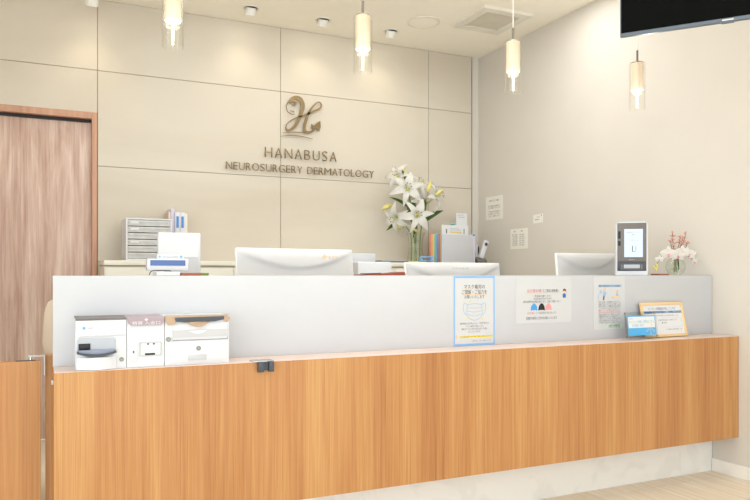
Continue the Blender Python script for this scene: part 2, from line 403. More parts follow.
# ================================================================ RECEPTION COUNTER
YW, YP, ZS, ZBOT, ZT = 2.852, 3.034, 0.839, 0.240, 1.1965
XL = 0.032
c = thing('reception_counter', 'long floating teak reception counter with white upper panel and marble kick', 'reception counter', (1.87, 3.0, 0))
def L_(x): return x-1.87
def Ly(y): return y-3.0
box('front_board', M['counter'], c, L_(XL), L_(XW-0.002), Ly(YW), Ly(YW+0.022), ZBOT, ZS-0.002, bev=0.001, smooth=False)
box('soffit_board', M['gate'], c, L_(XL), L_(XW-0.002), Ly(YW+0.022), Ly(YP+0.02), ZBOT, ZBOT+0.02, smooth=False)
box('end_board', M['gate'], c, L_(XL), L_(XL+0.02), Ly(YW+0.022), Ly(YP), ZBOT+0.02, ZS-0.002, smooth=False)
box('shelf_top', M['shelf'], c, L_(XL), L_(XW-0.002), Ly(YW-0.001), Ly(YP+0.01), ZS-0.002, ZS, smooth=False)
box('upper_panel', M['white'], c, L_(0.030), L_(XW-0.004), Ly(YP), Ly(YP+0.03), ZS, ZT, bev=0.0015)
box('ledge', M['white'], c, L_(0.030), L_(XW-0.004), Ly(YP+0.03), Ly(YP+0.25), ZT-0.03, ZT, bev=0.0015)
box('inner_body', M['desk'], c, L_(0.06), L_(XW-0.004), Ly(YP+0.02), Ly(YP+0.06), 0.0, ZT-0.03, smooth=False)
box('kick_panel', M['marble'], c, L_(0.06), L_(XW-0.004), Ly(YP-0.001), Ly(YP+0.02), 0.0, ZBOT, smooth=False)
box('kick_edge_trim', M['trimgrey'], c, L_(XW-0.004), L_(XW-0.0005), Ly(YP-0.002), Ly(YP+0.02), 0.0, ZBOT, smooth=False)
b = MB(); b.box(L_(0.026), L_(0.036), Ly(3.25), Ly(3.262), 0.738, 0.757, bev=0.003); b.build('side_catch', M['device'], c)
# return board of the counter behind the gate
r = tag(box('return_board', M['gate'], None, 0.004, 0.075, 3.286, 3.33, 0, 0.861, bev=0.0015, smooth=False), 'narrow teak post board standing between the swing gate and the counter end', 'board')
# swing gate
gt = thing('swing_gate', 'low teak swing gate at the left end of the counter', 'gate', (-0.02, 3.27, 0))
box('gate_panel', M['gate'], gt, -0.80, 0.006, -0.018, 0.016, 0.01, 0.842, bev=0.0015, smooth=False)
box('pivot_plate', M['slate'], gt, -0.088, -0.014, -0.01, 0.010, 0.842, 0.8445)
MB().cyl((-0.032, 0.0, 0.8445), (-0.032, 0.0, 0.8585), 0.006).build('pivot_pin', M['chrome'], gt)
br = thing('pivot_bracket', 'thin white metal angle bracket above the gate pivot, fixed to the post board', 'bracket', (0.0, 3.27, 0.859))
b = MB(); b.box(-0.062, 0.002, -0.012, 0.012, 0.0, 0.004, bev=0.001); b.box(-0.002, 0.002, -0.012, 0.0160, -0.08, 0.0, bev=0.001)
b.build('angle_plate', M['device'], br)
MB().cyl((-0.05, 0, 0.004), (-0.05, 0, 0.0065), 0.005).build('screw', M['chrome'], br)

# staff desk behind the counter
dk = thing('staff_desk', 'pale staff desk running behind the counter panel', 'desk', (1.9, 3.48, 0))
box('desk_top', M['desk'], dk, -1.44, 1.8, -0.38, 0.42, 0.70, 0.73, bev=0.002)
for x in (-1.42, -0.6, 0.6, 1.76): box('desk_support', M['desk'], dk, x-0.012, x+0.012, -0.36, 0.38, 0, 0.70)

# ================================================================ BACK CABINET
CY, CZ0, CZ1 = 5.17, 1.268, 1.302
bc = thing('back_cabinet', 'long pale waist-high cabinet along the tiled wall', 'cabinet', (1.95, 5.38, 0))
def bx_(x): return x-1.95
box('cabinet_body', M['cabinet'], bc, bx_(0.372), bx_(3.52), CY+0.02-5.38, YT-0.002-5.38, 0, CZ0-0.006, smooth=False)
box('cabinet_rail', M['cabline'], bc, bx_(0.376), bx_(3.51), CY+0.012-5.38, CY+0.03-5.38, CZ0-0.008, CZ0+0.001, smooth=False)  # coloured strip painted as the shadow line below the top slab
box('cabinet_top', M['cabtop'], bc, bx_(0.370), bx_(3.525), CY-5.38, YT-0.001-5.38, CZ0, CZ1, bev=0.002)
for i in range(7):
    x0 = 0.376+i*0.448
    dd = box('cabinet_door', M['cabinet'], bc, bx_(x0+0.0015), bx_(x0+0.4465), CY+0.004-5.38, CY+0.02-5.38, 0.06, CZ0-0.016, bev=0.0015)
    box('door_handle', M['steel'], dd, bx_(x0+0.38), bx_(x0+0.39), CY-0.012-5.38, CY+0.005-5.38, 0.9, 1.05, bev=0.002)

# ================================================================ WALL SIGN
sg = thing('wall_sign', 'raised bronze clinic lettering and H emblem on the beige tiled wall', 'sign', (1.95, YT, 2.0))
def sx_(x): return x-1.95
def sz_(z): return z-2.0
def ltr(ch, x, z, h, w):
    b = text_mesh(ch, h, w, extrude=0.010, thin=0.012); bmesh.ops.translate(b, verts=b.verts, vec=(x, -0.034, z))
    # two pins hold each letter off the tile
    mb = MB(); mb.bm.free(); mb.bm = b
    xs_ = [v.co.x for v in b.verts]
    for dx in (-0.25, 0.25): mb.cyl((x+dx*w, -0.026, z+0.5*h), (x+dx*w, 0.0, z+0.5*h), 0.0015, seg=6)
    mb.build('letter', M['bronze'], sg, smooth=False)
WID = dict(H=.74, A=.72, N=.77, B=.62, U=.72, S=.56, E=.52, R=.62, O=.86, G=.82, Y=.66, D=.74, M=.92, T=.56, L=.50)
def spell(word, x0, x1, z0, z1, h, gap):
    tot = sum((WID[ch] if ch != ' ' else 0.35)+gap for ch in word)-gap; k = (x1-x0)/tot; x = x0
    for ch in word:
        w = WID.get(ch, 0.35)*k
        if ch != ' ':
            xc = x+w/2; t = (xc-x0)/(x1-x0); ltr(ch, sx_(xc), sz_(z0+(z1-z0)*t), h, w)
        x += w+gap*k
spell('HANABUSA', 1.626, 2.255, 2.160, 2.163, 0.088, 0.26)
spell('NEUROSURGERY DERMATOLOGY', 1.307, 2.605, 2.043, 2.047, 0.064, 0.17)
main = [(1.843, 2.622), (1.852, 2.656), (1.891, 2.674), (1.93, 2.663), (1.952, 2.625), (1.948, 2.575), (1.926, 2.514), (1.893, 2.449), (1.852, 2.406), (1.817, 2.397), (1.805, 2.416), (1.817, 2.45), (1.856, 2.483), (1.909, 2.513), (1.97, 2.535), (2.032, 2.567), (2.095, 2.598), (2.118, 2.627), (2.104, 2.656), (2.072, 2.646), (2.032, 2.6), (2.001, 2.547), (1.979, 2.486), (1.966, 2.435), (1.972, 2.406), (2.001, 2.394), (2.041, 2.408), (2.069, 2.436)]
mw = [10, 20, 32, 36, 34, 30, 26, 26, 18, 12, 10, 8, 9, 10, 14, 16, 16, 12, 9, 9, 14, 20, 24, 26, 22, 18, 14, 8]
def stroke(pts, w, name, y0=-0.03, y1=-0.022):
    P = smoothpath([(sx_(x), sz_(z), 0) for x, z in pts], 5)
    W = []; n = len(w)
    for i in range(len(P)):
        t = i/5; k = min(int(t), n-1); f = t-k; W.append((w[k]*(1-f)+w[min(k+1, n-1)]*f)*0.001)
    return MB().ribbon([(p.x, p.y) for p in P], W, y0, y1)
em = stroke(main, mw, 'emblem').build('emblem', M['bronze_dk'], sg, smooth=False)
for nm, pts, w in (('face_line', [(1.849, 2.655), (1.82, 2.62), (1.811, 2.586), (1.822, 2.552), (1.852, 2.534), (1.884, 2.535)], [12, 8, 4, 4, 6, 3]),
                   ('hair_curl', [(1.848, 2.631), (1.869, 2.643), (1.893, 2.632), (1.882, 2.61), (1.861, 2.616)], [10, 14, 18, 12, 6]),
                   ('face_line', [(1.843, 2.562), (1.869, 2.557), (1.882, 2.552)], [2, 7, 3]),
                   ('underline', [(1.779, 2.373), (1.856, 2.384), (1.926, 2.388), (2.01, 2.387)], [2, 6, 7, 3]),
                   ('underline', [(1.762, 2.342), (1.839, 2.356), (1.926, 2.358), (2.041, 2.343)], [2, 7, 7, 2])):
    stroke(pts, w, nm, -0.026, -0.019).build(nm, M['bronze_dk'], em, smooth=False)
for pts in ([(2.108, 2.50), (2.077, 2.482), (2.057, 2.458), (2.069, 2.436), (2.099, 2.411), (2.112, 2.448)], [(2.030, 2.468), (2.05, 2.452), (2.062, 2.431), (2.043, 2.415), (2.028, 2.436)]):
    MB().prism([(sx_(x), sz_(z)) for x, z in pts], -0.03, -0.022).build('leaf_shape', M['bronze_dk'], em, smooth=False)
for x, z in ((1.93, 2.52), (1.975, 2.42), (2.06, 2.59), (1.87, 2.665), (1.9, 2.386), (1.9, 2.357), (2.09, 2.46), (2.045, 2.44), (1.815, 2.6)): MB().cyl((sx_(x), -0.024, sz_(z)), (sx_(x), 0, sz_(z)), 0.002, seg=6).build('standoff_pin', M['bronze'], em)

# ================================================================ CEILING FITTINGS
def spot(x, y, drop, label, lampcol=(1, 0.86, 0.64), power=2.6, aim=None):
    t = thing('ceiling_spotlight', label, 'spotlight', (x, y, ZC), 0, 'spotlights along the tiled wall')
    MB().lathe([(0.066, 0), (0.066, -0.004), (0.052, -0.005), (0.050, 0.0)]).build('ring', M['vent'], t)
    MB().lathe([(0.051, -0.0005), (0.0, -0.0006)]).build('recess', M['slate'], t)
    h = MB().lathe([(0, 0), (0.040, 0), (0.042, -0.006), (0.042, -0.055), (0.038, -0.058), (0.036, -0.050), (0, -0.050)])
    hh = h.build('lamp_head', M['spotwhite'], t, loc=(0, 0, -drop+0.058-0.004), rot=(math.radians(24), 0, 0))
    MB().lathe([(0.0355, -0.0515), (0, -0.0515)]).build('lens', M['spotglow'], hh)
    if drop > 0.065: MB().cyl((0, 0, 0), (0, 0, -drop+0.062), 0.02).build('neck', M['spotwhite'], t)
    l = bpy.data.lights.new('spot_beam', 'SPOT'); l.energy = power; l.color = lampcol; l.spot_size = math.radians(100); l.spot_blend = 1.0; l.shadow_soft_size = 0.02
    o = bpy.data.objects.new('spot_beam', l); COL.objects.link(o); o.parent = t; o.location = (0, 0.018, -drop-0.012); o.rotation_euler = (math.radians(20), 0, 0)
    return t
for i, (x, y, dr, lb) in enumerate(((0.300, 5.29, 0.162, 'white ceiling spotlight at the far left, hanging lowest above the door side'),
        (0.834, 5.29, 0.050, 'white ceiling spotlight behind the leftmost pendant lamp'),
        (1.434, 5.29, 0.050, 'white ceiling spotlight just right of the leftmost pendant lamp'),
        (2.024, 5.29, 0.050, 'white ceiling spotlight left of the second pendant, above the H emblem'),
        (2.632, 5.29, 0.050, 'white ceiling spotlight right of the second pendant and left of the round speaker'))):
    if i != 1: spot(x, y, dr, lb)
sp = thing('ceiling_speaker', 'flat round white ceiling speaker left of the square vent', 'speaker', (2.776, 4.988, ZC))
MB().lathe([(0.135, 0), (0.135, -0.005), (0.118, -0.009), (0.115, -0.004), (0, -0.004)]).build('rim', M['vent'], sp)
MB().lathe([(0.115, -0.0042), (0.10, -0.007), (0, -0.008)]).build('grille', M['ceiling'], sp)
vt = thing('ceiling_vent', 'square white ceiling vent with a grey perforated grille', 'vent', (3.24, 4.705, ZC))
b = MB()
for a in ((-0.225, 0.225, -0.235, -0.165), (-0.225, 0.225, 0.165, 0.235), (-0.225, -0.155, -0.165, 0.165), (0.155, 0.225, -0.165, 0.165)):
    b.box(a[0], a[1], a[2], a[3], -0.022, 0)
b.build('vent_frame', M['vent'], vt, smooth=False)
b = MB(); b.box(-0.155, 0.155, -0.165, 0.165, -0.006, 0)
for i in range(22): b.box(-0.155+i*0.0145, -0.155+i*0.0145+0.005, -0.165, 0.165, -0.013, -0.006)
for i in range(22): b.box(-0.155, 0.155, -0.165+i*0.0152, -0.165+i*0.0152+0.005, -0.0135, -0.0065)
b.build('vent_grille', M['grille'], vt, smooth=False)

# pendants
def pendant(x, y, zb, label):
    t = thing('pendant_lamp', label, 'pendant lamp', (x, y, ZC), 0, 'glass and wood pendant lamps above the counter')
    z = zb-ZC; H = 0.222; R = 0.0365
    MB().lathe([(0, 0), (0.05, 0), (0.05, -0.022), (0.045, -0.026), (0, -0.026)]).build('canopy', M['vent'], t)
    MB().cyl((0, 0, -0.026), (0, 0, z+H+0.055), 0.0022, seg=8).build('cord', M['cord'], t)
    b = MB(); b.cyl((0, 0, z+H), (0, 0, z+H+0.06), 0.0052, seg=16); b.build('stem', M['steel'], t)
    MB().lathe([(0, H+0.003), (0.028, H+0.003), (0.028, H-0.002), (0, H-0.002)], (0, 0, z)).build('cap', M['chrome'], t)
    MB().lathe([(0.0, H-0.002), (0.0285, H-0.002), (0.0285, 0.094), (0.026, 0.090), (0.0245, 0.096), (0.0, 0.096)], (0, 0, z)).build('wood_sleeve', M['maple'], t)
    MB().lathe([(0.0245, 0.0925), (0, 0.0925)], (0, 0, z)).build('light_disc', M['bulb'], t)
    MB().lathe([(R, 0.0), (R, H), (0.028, H+0.0005), (0.028, H-0.0015), (R-0.003, H-0.0025), (R-0.003, 0.0), (R, 0.0)], (0, 0, z)).build('glass_shade', M['clear'], t)
    MB().lathe([(0.0, 0.081), (0.020, 0.083), (0.0265, 0.0895), (0.0235, 0.0895), (0.018, 0.0845), (0, 0.0825)], (0, 0, z)).build('diffuser_bowl', M['water'], t)
    MB().lathe([(0, 0.012), (0.003, 0.013), (0.0042, 0.030), (0.0042, 0.076), (0.003, 0.082), (0, 0.082)], (0, 0, z)).build('light_core', M['core'], t)  # glowing rod added to imitate the bright reflection streak in the tube
    l = bpy.data.lights.new('pendant_glow', 'POINT'); l.energy = 2.5; l.color = (1, 0.95, 0.88); l.shadow_soft_size = 0.0
    o = bpy.data.objects.new('pendant_glow', l); COL.objects.link(o); o.parent = t; o.location = (0, 0, z-0.012)
    return t
p0 = pendant(0.402, 2.5, 1.985, 'leftmost pendant lamp, clear glass tube around a pale wood sleeve')
dup(p0, (1.122, 2.5, ZC), 'second pendant lamp from the left, glass tube over pale wood, beside the emblem')
dup(p0, (1.834, 2.5, ZC), 'third pendant lamp from the left, glass tube over pale wood, hanging before the ceiling vent')
dup(p0, (2.552, 2.5, ZC), 'rightmost pendant lamp with darker grained wood sleeve, its cord passing behind the television')


# television
tv = thing('television', 'black flat television hanging from the ceiling at the upper right, turned to the waiting room', 'television', (2.343, 1.845, 2.16), math.radians(-52.3))
box('bezel', M['tvframe'], tv, -0.39, 0.39, 0.0, 0.02, 0, 0.455, bev=0.003)
box('screen', M['tvscreen'], tv, -0.385, 0.385, -0.0015, 0.001, 0.014, 0.450)
box('back_shell', M['black'], tv, -0.30, 0.30, 0.02, 0.055, 0.05, 0.40, bev=0.01)
box('logo_tab', M['tvframe'], tv, -0.022, 0.022, 0.0, 0.012, -0.005, 0.001, bev=0.001)
box('maker_mark', M['chrome'], tv, -0.020, 0.020, -0.0022, 0.0, 0.004, 0.010, bev=0.0005)
b = MB(); b.box(-0.10, 0.10, 0.055, 0.075, 0.12, 0.34); b.cyl((0, 0.10, 0.22), (0, 0.10, ZC-2.16-0.01), 0.02); b.box(-0.03, 0.03, 0.07, 0.11, 0.18, 0.28); b.box(-0.09, 0.09, 0.01, 0.19, ZC-2.16-0.012, ZC-2.16)
b.build('ceiling_mount', M['slate'], tv)

# ================================================================ COUNTER FRONT: NOTICES AND SMALL THINGS
def sheet_on_panel(name, label, cat, x0, x1, z0, z1, y=YP, m=None, th=0.0012):
    t = thing(name, label, cat, ((x0+x1)/2, y, z0))
    box('paper_sheet', m or M['laminated'], t, -(x1-x0)/2, (x1-x0)/2, -th, 0, 0, z1-z0, smooth=False)
    return t
def bars(rects, y, name, m, parent):
    b = MB()
    for x0, x1, z0, z1 in rects: b.box(x0, x1, y-0.0001, y+0.0001, z0, z1)
    return b.build(name, m, parent, smooth=False)
# mask notice
YI = -0.0016
t = sheet_on_panel('notice_poster', 'tall white face-mask notice with light blue border on the white panel', 'poster', 1.861, 2.108, 0.841, 1.194)
W, Hh = 0.1235, 0.353
bars([(-W, W, 0, 0.010), (-W, W, Hh-0.010, Hh), (-W, -W+0.008, 0.01, Hh-0.01), (W-0.008, W, 0.01, Hh-0.01)], YI, 'blue_border', M['lblue'], t)
lettering([('マスク着用の', 0.0, 0.290, 0.017, 0.125), ('ご理解・ご協力を', 0.0, 0.262, 0.018, 0.150), ('お願いいたします', 0.0, 0.240, 0.014, 0.120)], M['ink'], t, YI)
bars([(-0.060, 0.025, 0.2835, 0.2865), (-0.075, 0.068, 0.2565, 0.2595)], YI+0.0002, 'underline', M['orange'], t)
mk = MB()
def arc(pts, w): mk.ribbon([(p.x, p.y) for p in smoothpath([(x, z, 0) for x, z in pts], 6)], [w]*((len(pts)-1)*6+1), YI-0.0001, YI+0.0001)
arc([(-0.042, 0.208), (-0.046, 0.160), (-0.030, 0.138), (0, 0.128), (0.030, 0.138), (0.046, 0.160), (0.042, 0.208)], 0.0028)
arc([(-0.042, 0.208), (0, 0.212), (0.042, 0.208)], 0.0028); arc([(-0.040, 0.192), (0, 0.190), (0.040, 0.192)], 0.0022)
arc([(-0.042, 0.175), (0, 0.170), (0.042, 0.175)], 0.0022); arc([(-0.040, 0.158), (0, 0.150), (0.040, 0.158)], 0.0022)
arc([(-0.042, 0.206), (-0.060, 0.216), (-0.068, 0.195), (-0.060, 0.165), (-0.044, 0.155)], 0.0028)
arc([(0.042, 0.206), (0.060, 0.216), (0.068, 0.195), (0.060, 0.165), (0.044, 0.155)], 0.0028)
mk.build('mask_drawing', M['pblue'], t, smooth=False)
bars([(-0.034, -0.024, 0.220, 0.228), (0.040, 0.048, 0.132, 0.142), (-0.048, -0.041, 0.134, 0.142)], YI, 'spark', M['yellow'], t)
lettering([('新型感染症の拡大防止のため、ご来院の際は必ず', 0, 0.108, 0.008, 0.175), ('マスクの着用をお願いします。', 0, 0.094, 0.008, 0.110), ('着用されていない方は入館をお断りする場合', 0, 0.080, 0.008, 0.155), ('がございます。', 0, 0.066, 0.008, 0.075)], M['inklight'], t, YI)
bars([(-0.092, 0.112, 0.040, 0.049)], YI+0.0002, 'highlight', M['yellow'], t)
lettering([('マスクをお持ちでない方は、受付にお申し出ください', 0.01, 0.0415, 0.0065, 0.195)], M['ink'], t, YI-0.0001)
bars([(-0.111, -0.105, 0.036, 0.057), (-0.105, -0.100, 0.036, 0.041)], YI, 'corner_mark', M['orange'], t)
lettering([('ご協力のほど、よろしくお願いいたします', 0.042, 0.020, 0.006, 0.115)], M['inklight'], t, YI)
# jacket notice
t = sheet_on_panel('notice_sheet', 'wide white notice with blue, black and pink jacket pictures, its foot hanging loose', 'poster', 2.243, 2.612, 0.942, 1.190)
lettering([('でご来院の患者様へ', 0.045, 0.165, 0.014, 0.115)], M['ink'], t, YI)
lettering([('当日受付等', -0.066, 0.165, 0.014, 0.095)], M['red'], t, YI-0.0002)
bars([(-0.125, 0.105, 0.156, 0.159)], YI, 'underline', M['orange'], t)
lettering([('受付番号をお取りください', -0.01, 0.140, 0.009, 0.11), ('お名前をお呼びするまで', -0.01, 0.126, 0.009, 0.12), ('院内は空調のため室温が変わります。上着をご用意ください', -0.015, 0.110, 0.010, 0.245)], M['ink'], t, YI)
def jacket(xc, m):
    s = 1.0
    pts = [(-0.010, 0.034), (-0.021, 0.022), (-0.025, 0.0), (-0.016, 0.0), (-0.015, 0.002), (0.015, 0.002), (0.016, 0.0), (0.025, 0.0), (0.021, 0.022), (0.010, 0.034), (0.004, 0.038), (-0.004, 0.038)]
    MB().prism([(xc+x*0.9, 0.068+z) for x, z in pts], YI-0.0002, YI).build('jacket_picture', m, t, smooth=False)
jacket(-0.068, M['jblue']); jacket(-0.018, M['ink']); jacket(0.028, M['jpink'])
lettering([('上着の着脱', -0.09, 0.050, 0.009, 0.05)], M['red'], t, YI)
lettering([('にて体温調整をお願い致します', 0.012, 0.050, 0.009, 0.135)], M['inklight'], t, YI)
lettering([('定期的な換気にご協力をお願いいたします', -0.018, 0.021, 0.012, 0.205)], M['ink'], t, YI)
b = MB(); b.prism([(0.125, 0.134), (0.145, 0.134), (0.147, 0.150), (0.14, 0.158), (0.13, 0.158), (0.124, 0.15)], YI-0.0002, YI); b.build('person_picture_clothes', M['blueink'], t, smooth=False)
MB().cyl((0.136, YI-0.0003, 0.167), (0.136, YI, 0.167), 0.010, seg=16).build('person_picture_face', M['skin'], t, smooth=False)
MB().prism([(0.124, 0.168), (0.128, 0.180), (0.138, 0.184), (0.147, 0.178), (0.149, 0.160), (0.143, 0.172), (0.134, 0.172)], YI-0.0005, YI-0.0003).build('person_picture_hair', M['hair'], t, smooth=False)
# examination notice
t = sheet_on_panel('notice_page', 'narrow printed page with people pictures and red text, left of the card stand', 'poster', 2.771, 3.001, 0.893, 1.193)
bars([(-0.082, 0.088, 0.238, 0.252)], YI, 'title_band', M['pblue'], t)
lettering([('問診と診察の流れについてのお願い', 0.0, 0.240, 0.009, 0.155)], M['ink'], t, YI-0.0003)
MB().prism([(-0.052, 0.19), (-0.028, 0.19), (-0.022, 0.205), (-0.03, 0.215), (-0.045, 0.215)], YI-0.0002, YI).build('person_print', M['softblue'], t, smooth=False)
MB().prism([(-0.075, 0.200), (-0.055, 0.202), (-0.058, 0.222), (-0.072, 0.220)], YI-0.0002, YI).build('monitor_print', M['softblue'], t, smooth=False)
MB().prism([(-0.050, 0.165), (-0.040, 0.165), (-0.036, 0.19), (-0.046, 0.19)], YI-0.0002, YI).build('leg_print', M['inklight'], t, smooth=False)
MB().prism([(-0.086, 0.165), (-0.082, 0.165), (-0.080, 0.20), (-0.084, 0.20)], YI-0.0002, YI).build('pole_print', M['softblue'], t, smooth=False)
MB().prism([(0.048, 0.186), (0.066, 0.186), (0.062, 0.206), (0.050, 0.206)], YI-0.0002, YI).build('person_print', M['softblue'], t, smooth=False)
for x, z in ((-0.036, 0.224), (0.058, 0.214)): MB().cyl((x, YI-0.0003, z), (x, YI, z), 0.0085, seg=14).build('face_print', M['skin'], t, smooth=False)
bars([(0.014, 0.078, 0.176, 0.188)], YI-0.0003, 'table_picture', M['tan'], t)
L1 = ['受付でお渡しした問診票にご記入のうえ、', '順番をお待ちいただきますようお願いします。', '診察の内容により順番が前後する場合が', 'ございますので、あらかじめご了承ください。']
L2 = ['体調のすぐれない方は早めにお声がけください。', '発熱や咳のある方は必ずお申し出ください。']
L3 = ['保険証は毎月はじめに確認いたします。', '各種医療証をお持ちの方は受付まで', 'ご提示くださいますようお願いします。', 'お会計は診察後に受付にてお呼びします。', 'ご不明な点は窓口までおたずねください。']
lettering([(s_, -0.080, 0.150-i*0.0115, 0.008, 0.165, 'LEFT') for i, s_ in enumerate(L1)], M['inklight'], t, YI)
lettering([(s_, -0.080, 0.104-i*0.0115, 0.008, 0.165, 'LEFT') for i, s_ in enumerate(L2)], M['red'], t, YI)
lettering([(s_, -0.080, 0.080-i*0.0115, 0.008, 0.16 if i % 2 == 0 else 0.14, 'LEFT') for i, s_ in enumerate(L3)], M['inklight'], t, YI)
bars([(-0.030, 0.100, 0.008, 0.026)], YI, 'green_box', M['green'], t)
lettering([('本院の診療時間', 0.035, 0.018, 0.007, 0.08), ('午前 9:00 午後 3:00', 0.035, 0.010, 0.006, 0.09)], M['ink'], t, YI-0.0003)

# framed certificate leaning on the panel
t = thing('picture_frame', 'pale oak frame with a white printed certificate leaning on the white panel', 'picture frame', (3.262, 2.962, ZS+0.0035)); t.rotation_euler = (-0.24, 0, 0)
W, Hh, B = 0.166, 0.203, 0.016
b = MB()
b.box(-W, W, 0, 0.014, 0, B, bev=0.002); b.box(-W, W, 0, 0.014, Hh-B, Hh, bev=0.002); b.box(-W, -W+B, 0, 0.014, B, Hh-B, bev=0.002); b.box(W-B, W, 0, 0.014, B, Hh-B, bev=0.002)
b.build('frame_border', M['oakframe'], t)
pg = box('certificate', M['paper'], t, -W+B, W-B, 0.006, 0.010, B, Hh-B, smooth=False)
lettering([('オンライン資格確認を導入しています', 0, 0.158, 0.014, 0.215)], M['blueink'], pg, 0.0056)
bars([(-0.149, 0.149, 0.139, 0.152)], 0.0056, 'band', M['navy'], pg)
lettering([('マイナンバーカードが保険証として利用できます', 0.03, 0.141, 0.0085, 0.23)], M['paper'], pg, 0.0053)
lettering([('当院は質の高い診療を実施するための体制を整えています', 0.0, 0.122, 0.006, 0.25), ('正確な情報を取得・活用することで', 0.03, 0.095, 0.007, 0.15), ('■ 本院', 0.0, 0.079, 0.007, 0.04), ('□ ご理解とご協力をお願いします', 0.07, 0.040, 0.007, 0.13)], M['inklight'], pg, 0.0056)
bars([(-0.02, 0.14, 0.112, 0.1128), (0.139, 0.14, 0.056, 0.112), (-0.02, 0.14, 0.056, 0.0568)], 0.0056, 'box_outline', M['pblue'], pg)
# acrylic card stand
t = thing('card_stand', 'clear acrylic stand with a small blue and white card in front of the oak frame', 'sign', (3.028, 2.925, ZS+0.0048), 0); t.rotation_euler = (-0.12, 0, 0)
box('acrylic_plate', M['acrylic'], t, -0.120, 0.118, 0, 0.004, 0.004, 0.150)
box('acrylic_foot', M['acrylic'], t, -0.120, 0.118, -0.006, 0.036, 0, 0.004)
cdp = box('card', M['sky'], t, -0.104, 0.106, -0.0015, -0.0003, 0.018, 0.128, smooth=False)
bars([(-0.099, 0.100, 0.060, 0.122)], -0.0016, 'white_field', M['paper'], cdp)
lettering([('ご案内', -0.08, 0.108, 0.007, 0.03)], M['lblue'], cdp, -0.0019)
lettering([('オンライン診療のご案内はこちら', 0, 0.088, 0.012, 0.185), ('お気軽に受付', -0.03, 0.068, 0.011, 0.09)], M['sky'], cdp, -0.0019)
bars([(-0.09, 0.095, 0.084, 0.0862)], -0.0017, 'underline', M['yellow'], cdp)
MB().cyl((0.075, -0.002, 0.072), (0.075, -0.0016, 0.072), 0.006, seg=14).build('dot', M['tan'], cdp)
b = MB()
for k in range(5):
    a = PI*(0.15+0.7*k/4); b.cyl((0.062+0.03*math.cos(a), -0.0017, 0.030+0.022*math.sin(a)), (0.062+0.03*math.cos(a), -0.0021, 0.030+0.022*math.sin(a)), 0.006, seg=10)
b.prism([(0.058, 0.019), (0.068, 0.019), (0.065, 0.048), (0.061, 0.048)], -0.0021, -0.0016); b.build('tree_print', M['pblue'], cdp, smooth=False)
for x, z in ((-0.115, 0.142), (0.112, 0.142), (-0.115, 0.012), (0.112, 0.012)): MB().cyl((x, -0.004, z), (x, 0.006, z), 0.0045, seg=12).build('brass_pin', M['gold'], t)

# bag hook
t = thing('bag_hook', 'small dark bag hook clamped on the counter edge', 'hook', (0.828, YW, ZS))
box('top_plate', M['chrome'], t, -0.050, 0.040, -0.014, 0.045, 0, 0.004, bev=0.001)
b = MB(); b.box(-0.030, -0.006, -0.026, -0.0025, -0.042, 0.0, bev=0.002); b.box(0.016, 0.036, -0.026, -0.0025, -0.042, 0.0, bev=0.002); b.box(-0.006, 0.016, -0.010, -0.0025, -0.036, 0.0); b.build('hook_body', M['slate'], t)

# ---------------------------------------------------------------- payment machine: three modules side by side
Y0, Y1 = 2.882, YP-0.001
def front(name, label, x0, x1, zt):
    t = thing(name, label, 'payment machine', ((x0+x1)/2, Y0, ZS)); w = (x1-x0)/2
    return t, w
# coin unit
t, w = front('coin_machine', 'leftmost white payment unit with a grey coin tray', 0.106, 0.289, 1.02)
D = Y1-Y0
b = MB(); b.prismx([(0.0, 0.0), (0.0, 0.186), (0.006, 0.192), (D, 0.195), (D, 0.0)], -w, w-0.001); b.build('housing', M['device'], t, smooth=False)
b = MB(); b.prismx([(-0.001, 0.190), (0.004, 0.194), (D, 0.197), (D, 0.195), (0.006, 0.192), (0.0, 0.187)], -w, w-0.001); b.build('top_cover', M['kgrey'], t, smooth=False)
b = MB(); n = 14; xa, xb = -w+0.004, w-0.040; pts = []
for i in range(n+1):
    s_ = i/n; x = xa+(xb-xa)*s_; pts.append((x, -0.010-0.022*math.sin(PI*s_)))
def slab(b, pts, yb, z0, z1, zc=0):
    lo = [b.bm.verts.new((x, y, z0)) for x, y in pts]+[b.bm.verts.new((pts[-1][0], yb, z0)), b.bm.verts.new((pts[0][0], yb, z0))]
    hi = [b.bm.verts.new((x, y, z1)) for x, y in pts]+[b.bm.verts.new((pts[-1][0], yb, z1)), b.bm.verts.new((pts[0][0], yb, z1))]
    b.bm.faces.new(lo[::-1]); b.bm.faces.new(hi); m_ = len(lo)
    for i in range(m_): b.bm.faces.new((lo[i], lo[(i+1) % m_], hi[(i+1) % m_], hi[i]))
slab(b, pts, 0.0, 0.001, 0.048)
arcx = [xa+(xb-xa)*i/n for i in range(n+1)]
def arcz(i, z, d): return z-d*math.sin(PI*i/n)
b.prism([(x, arcz(i, 0.064, 0.015)) for i, x in enumerate(arcx)]+[(xb, 0.047), (xa, 0.047)], -0.012, 0.0); b.build('lower_bulge', M['device'], t, smooth=False)
b = MB(); b.prism([(x, arcz(i, 0.071, 0.010)) for i, x in enumerate(arcx)]+[(arcx[i], arcz(i, 0.064, 0.015)) for i in range(n, -1, -1)], -0.034, 0.0); b.build('tray_rim', M['slate'], t, smooth=False)
b = MB(); b.prism([(xa+0.003, 0.076), (xb-0.003, 0.076)]+[(arcx[i], arcz(i, 0.070, 0.010)) for i in range(n-1, 0, -1)], -0.026, -0.004); b.build('coin_tray', M['lilactray'], t, smooth=False)
b = MB(); b.prism([(xa, 0.073), (xb, 0.073), (xb, 0.112), (xb-0.008, 0.119), (xa+0.01, 0.119), (xa, 0.112)], -0.004, 0); b.build('tray_back', M['tray'], t, smooth=False)
box('coin_slot', M['black'], t, xa+0.006, xa+0.048, -0.0065, -0.004, 0.074, 0.100, bev=0.002)
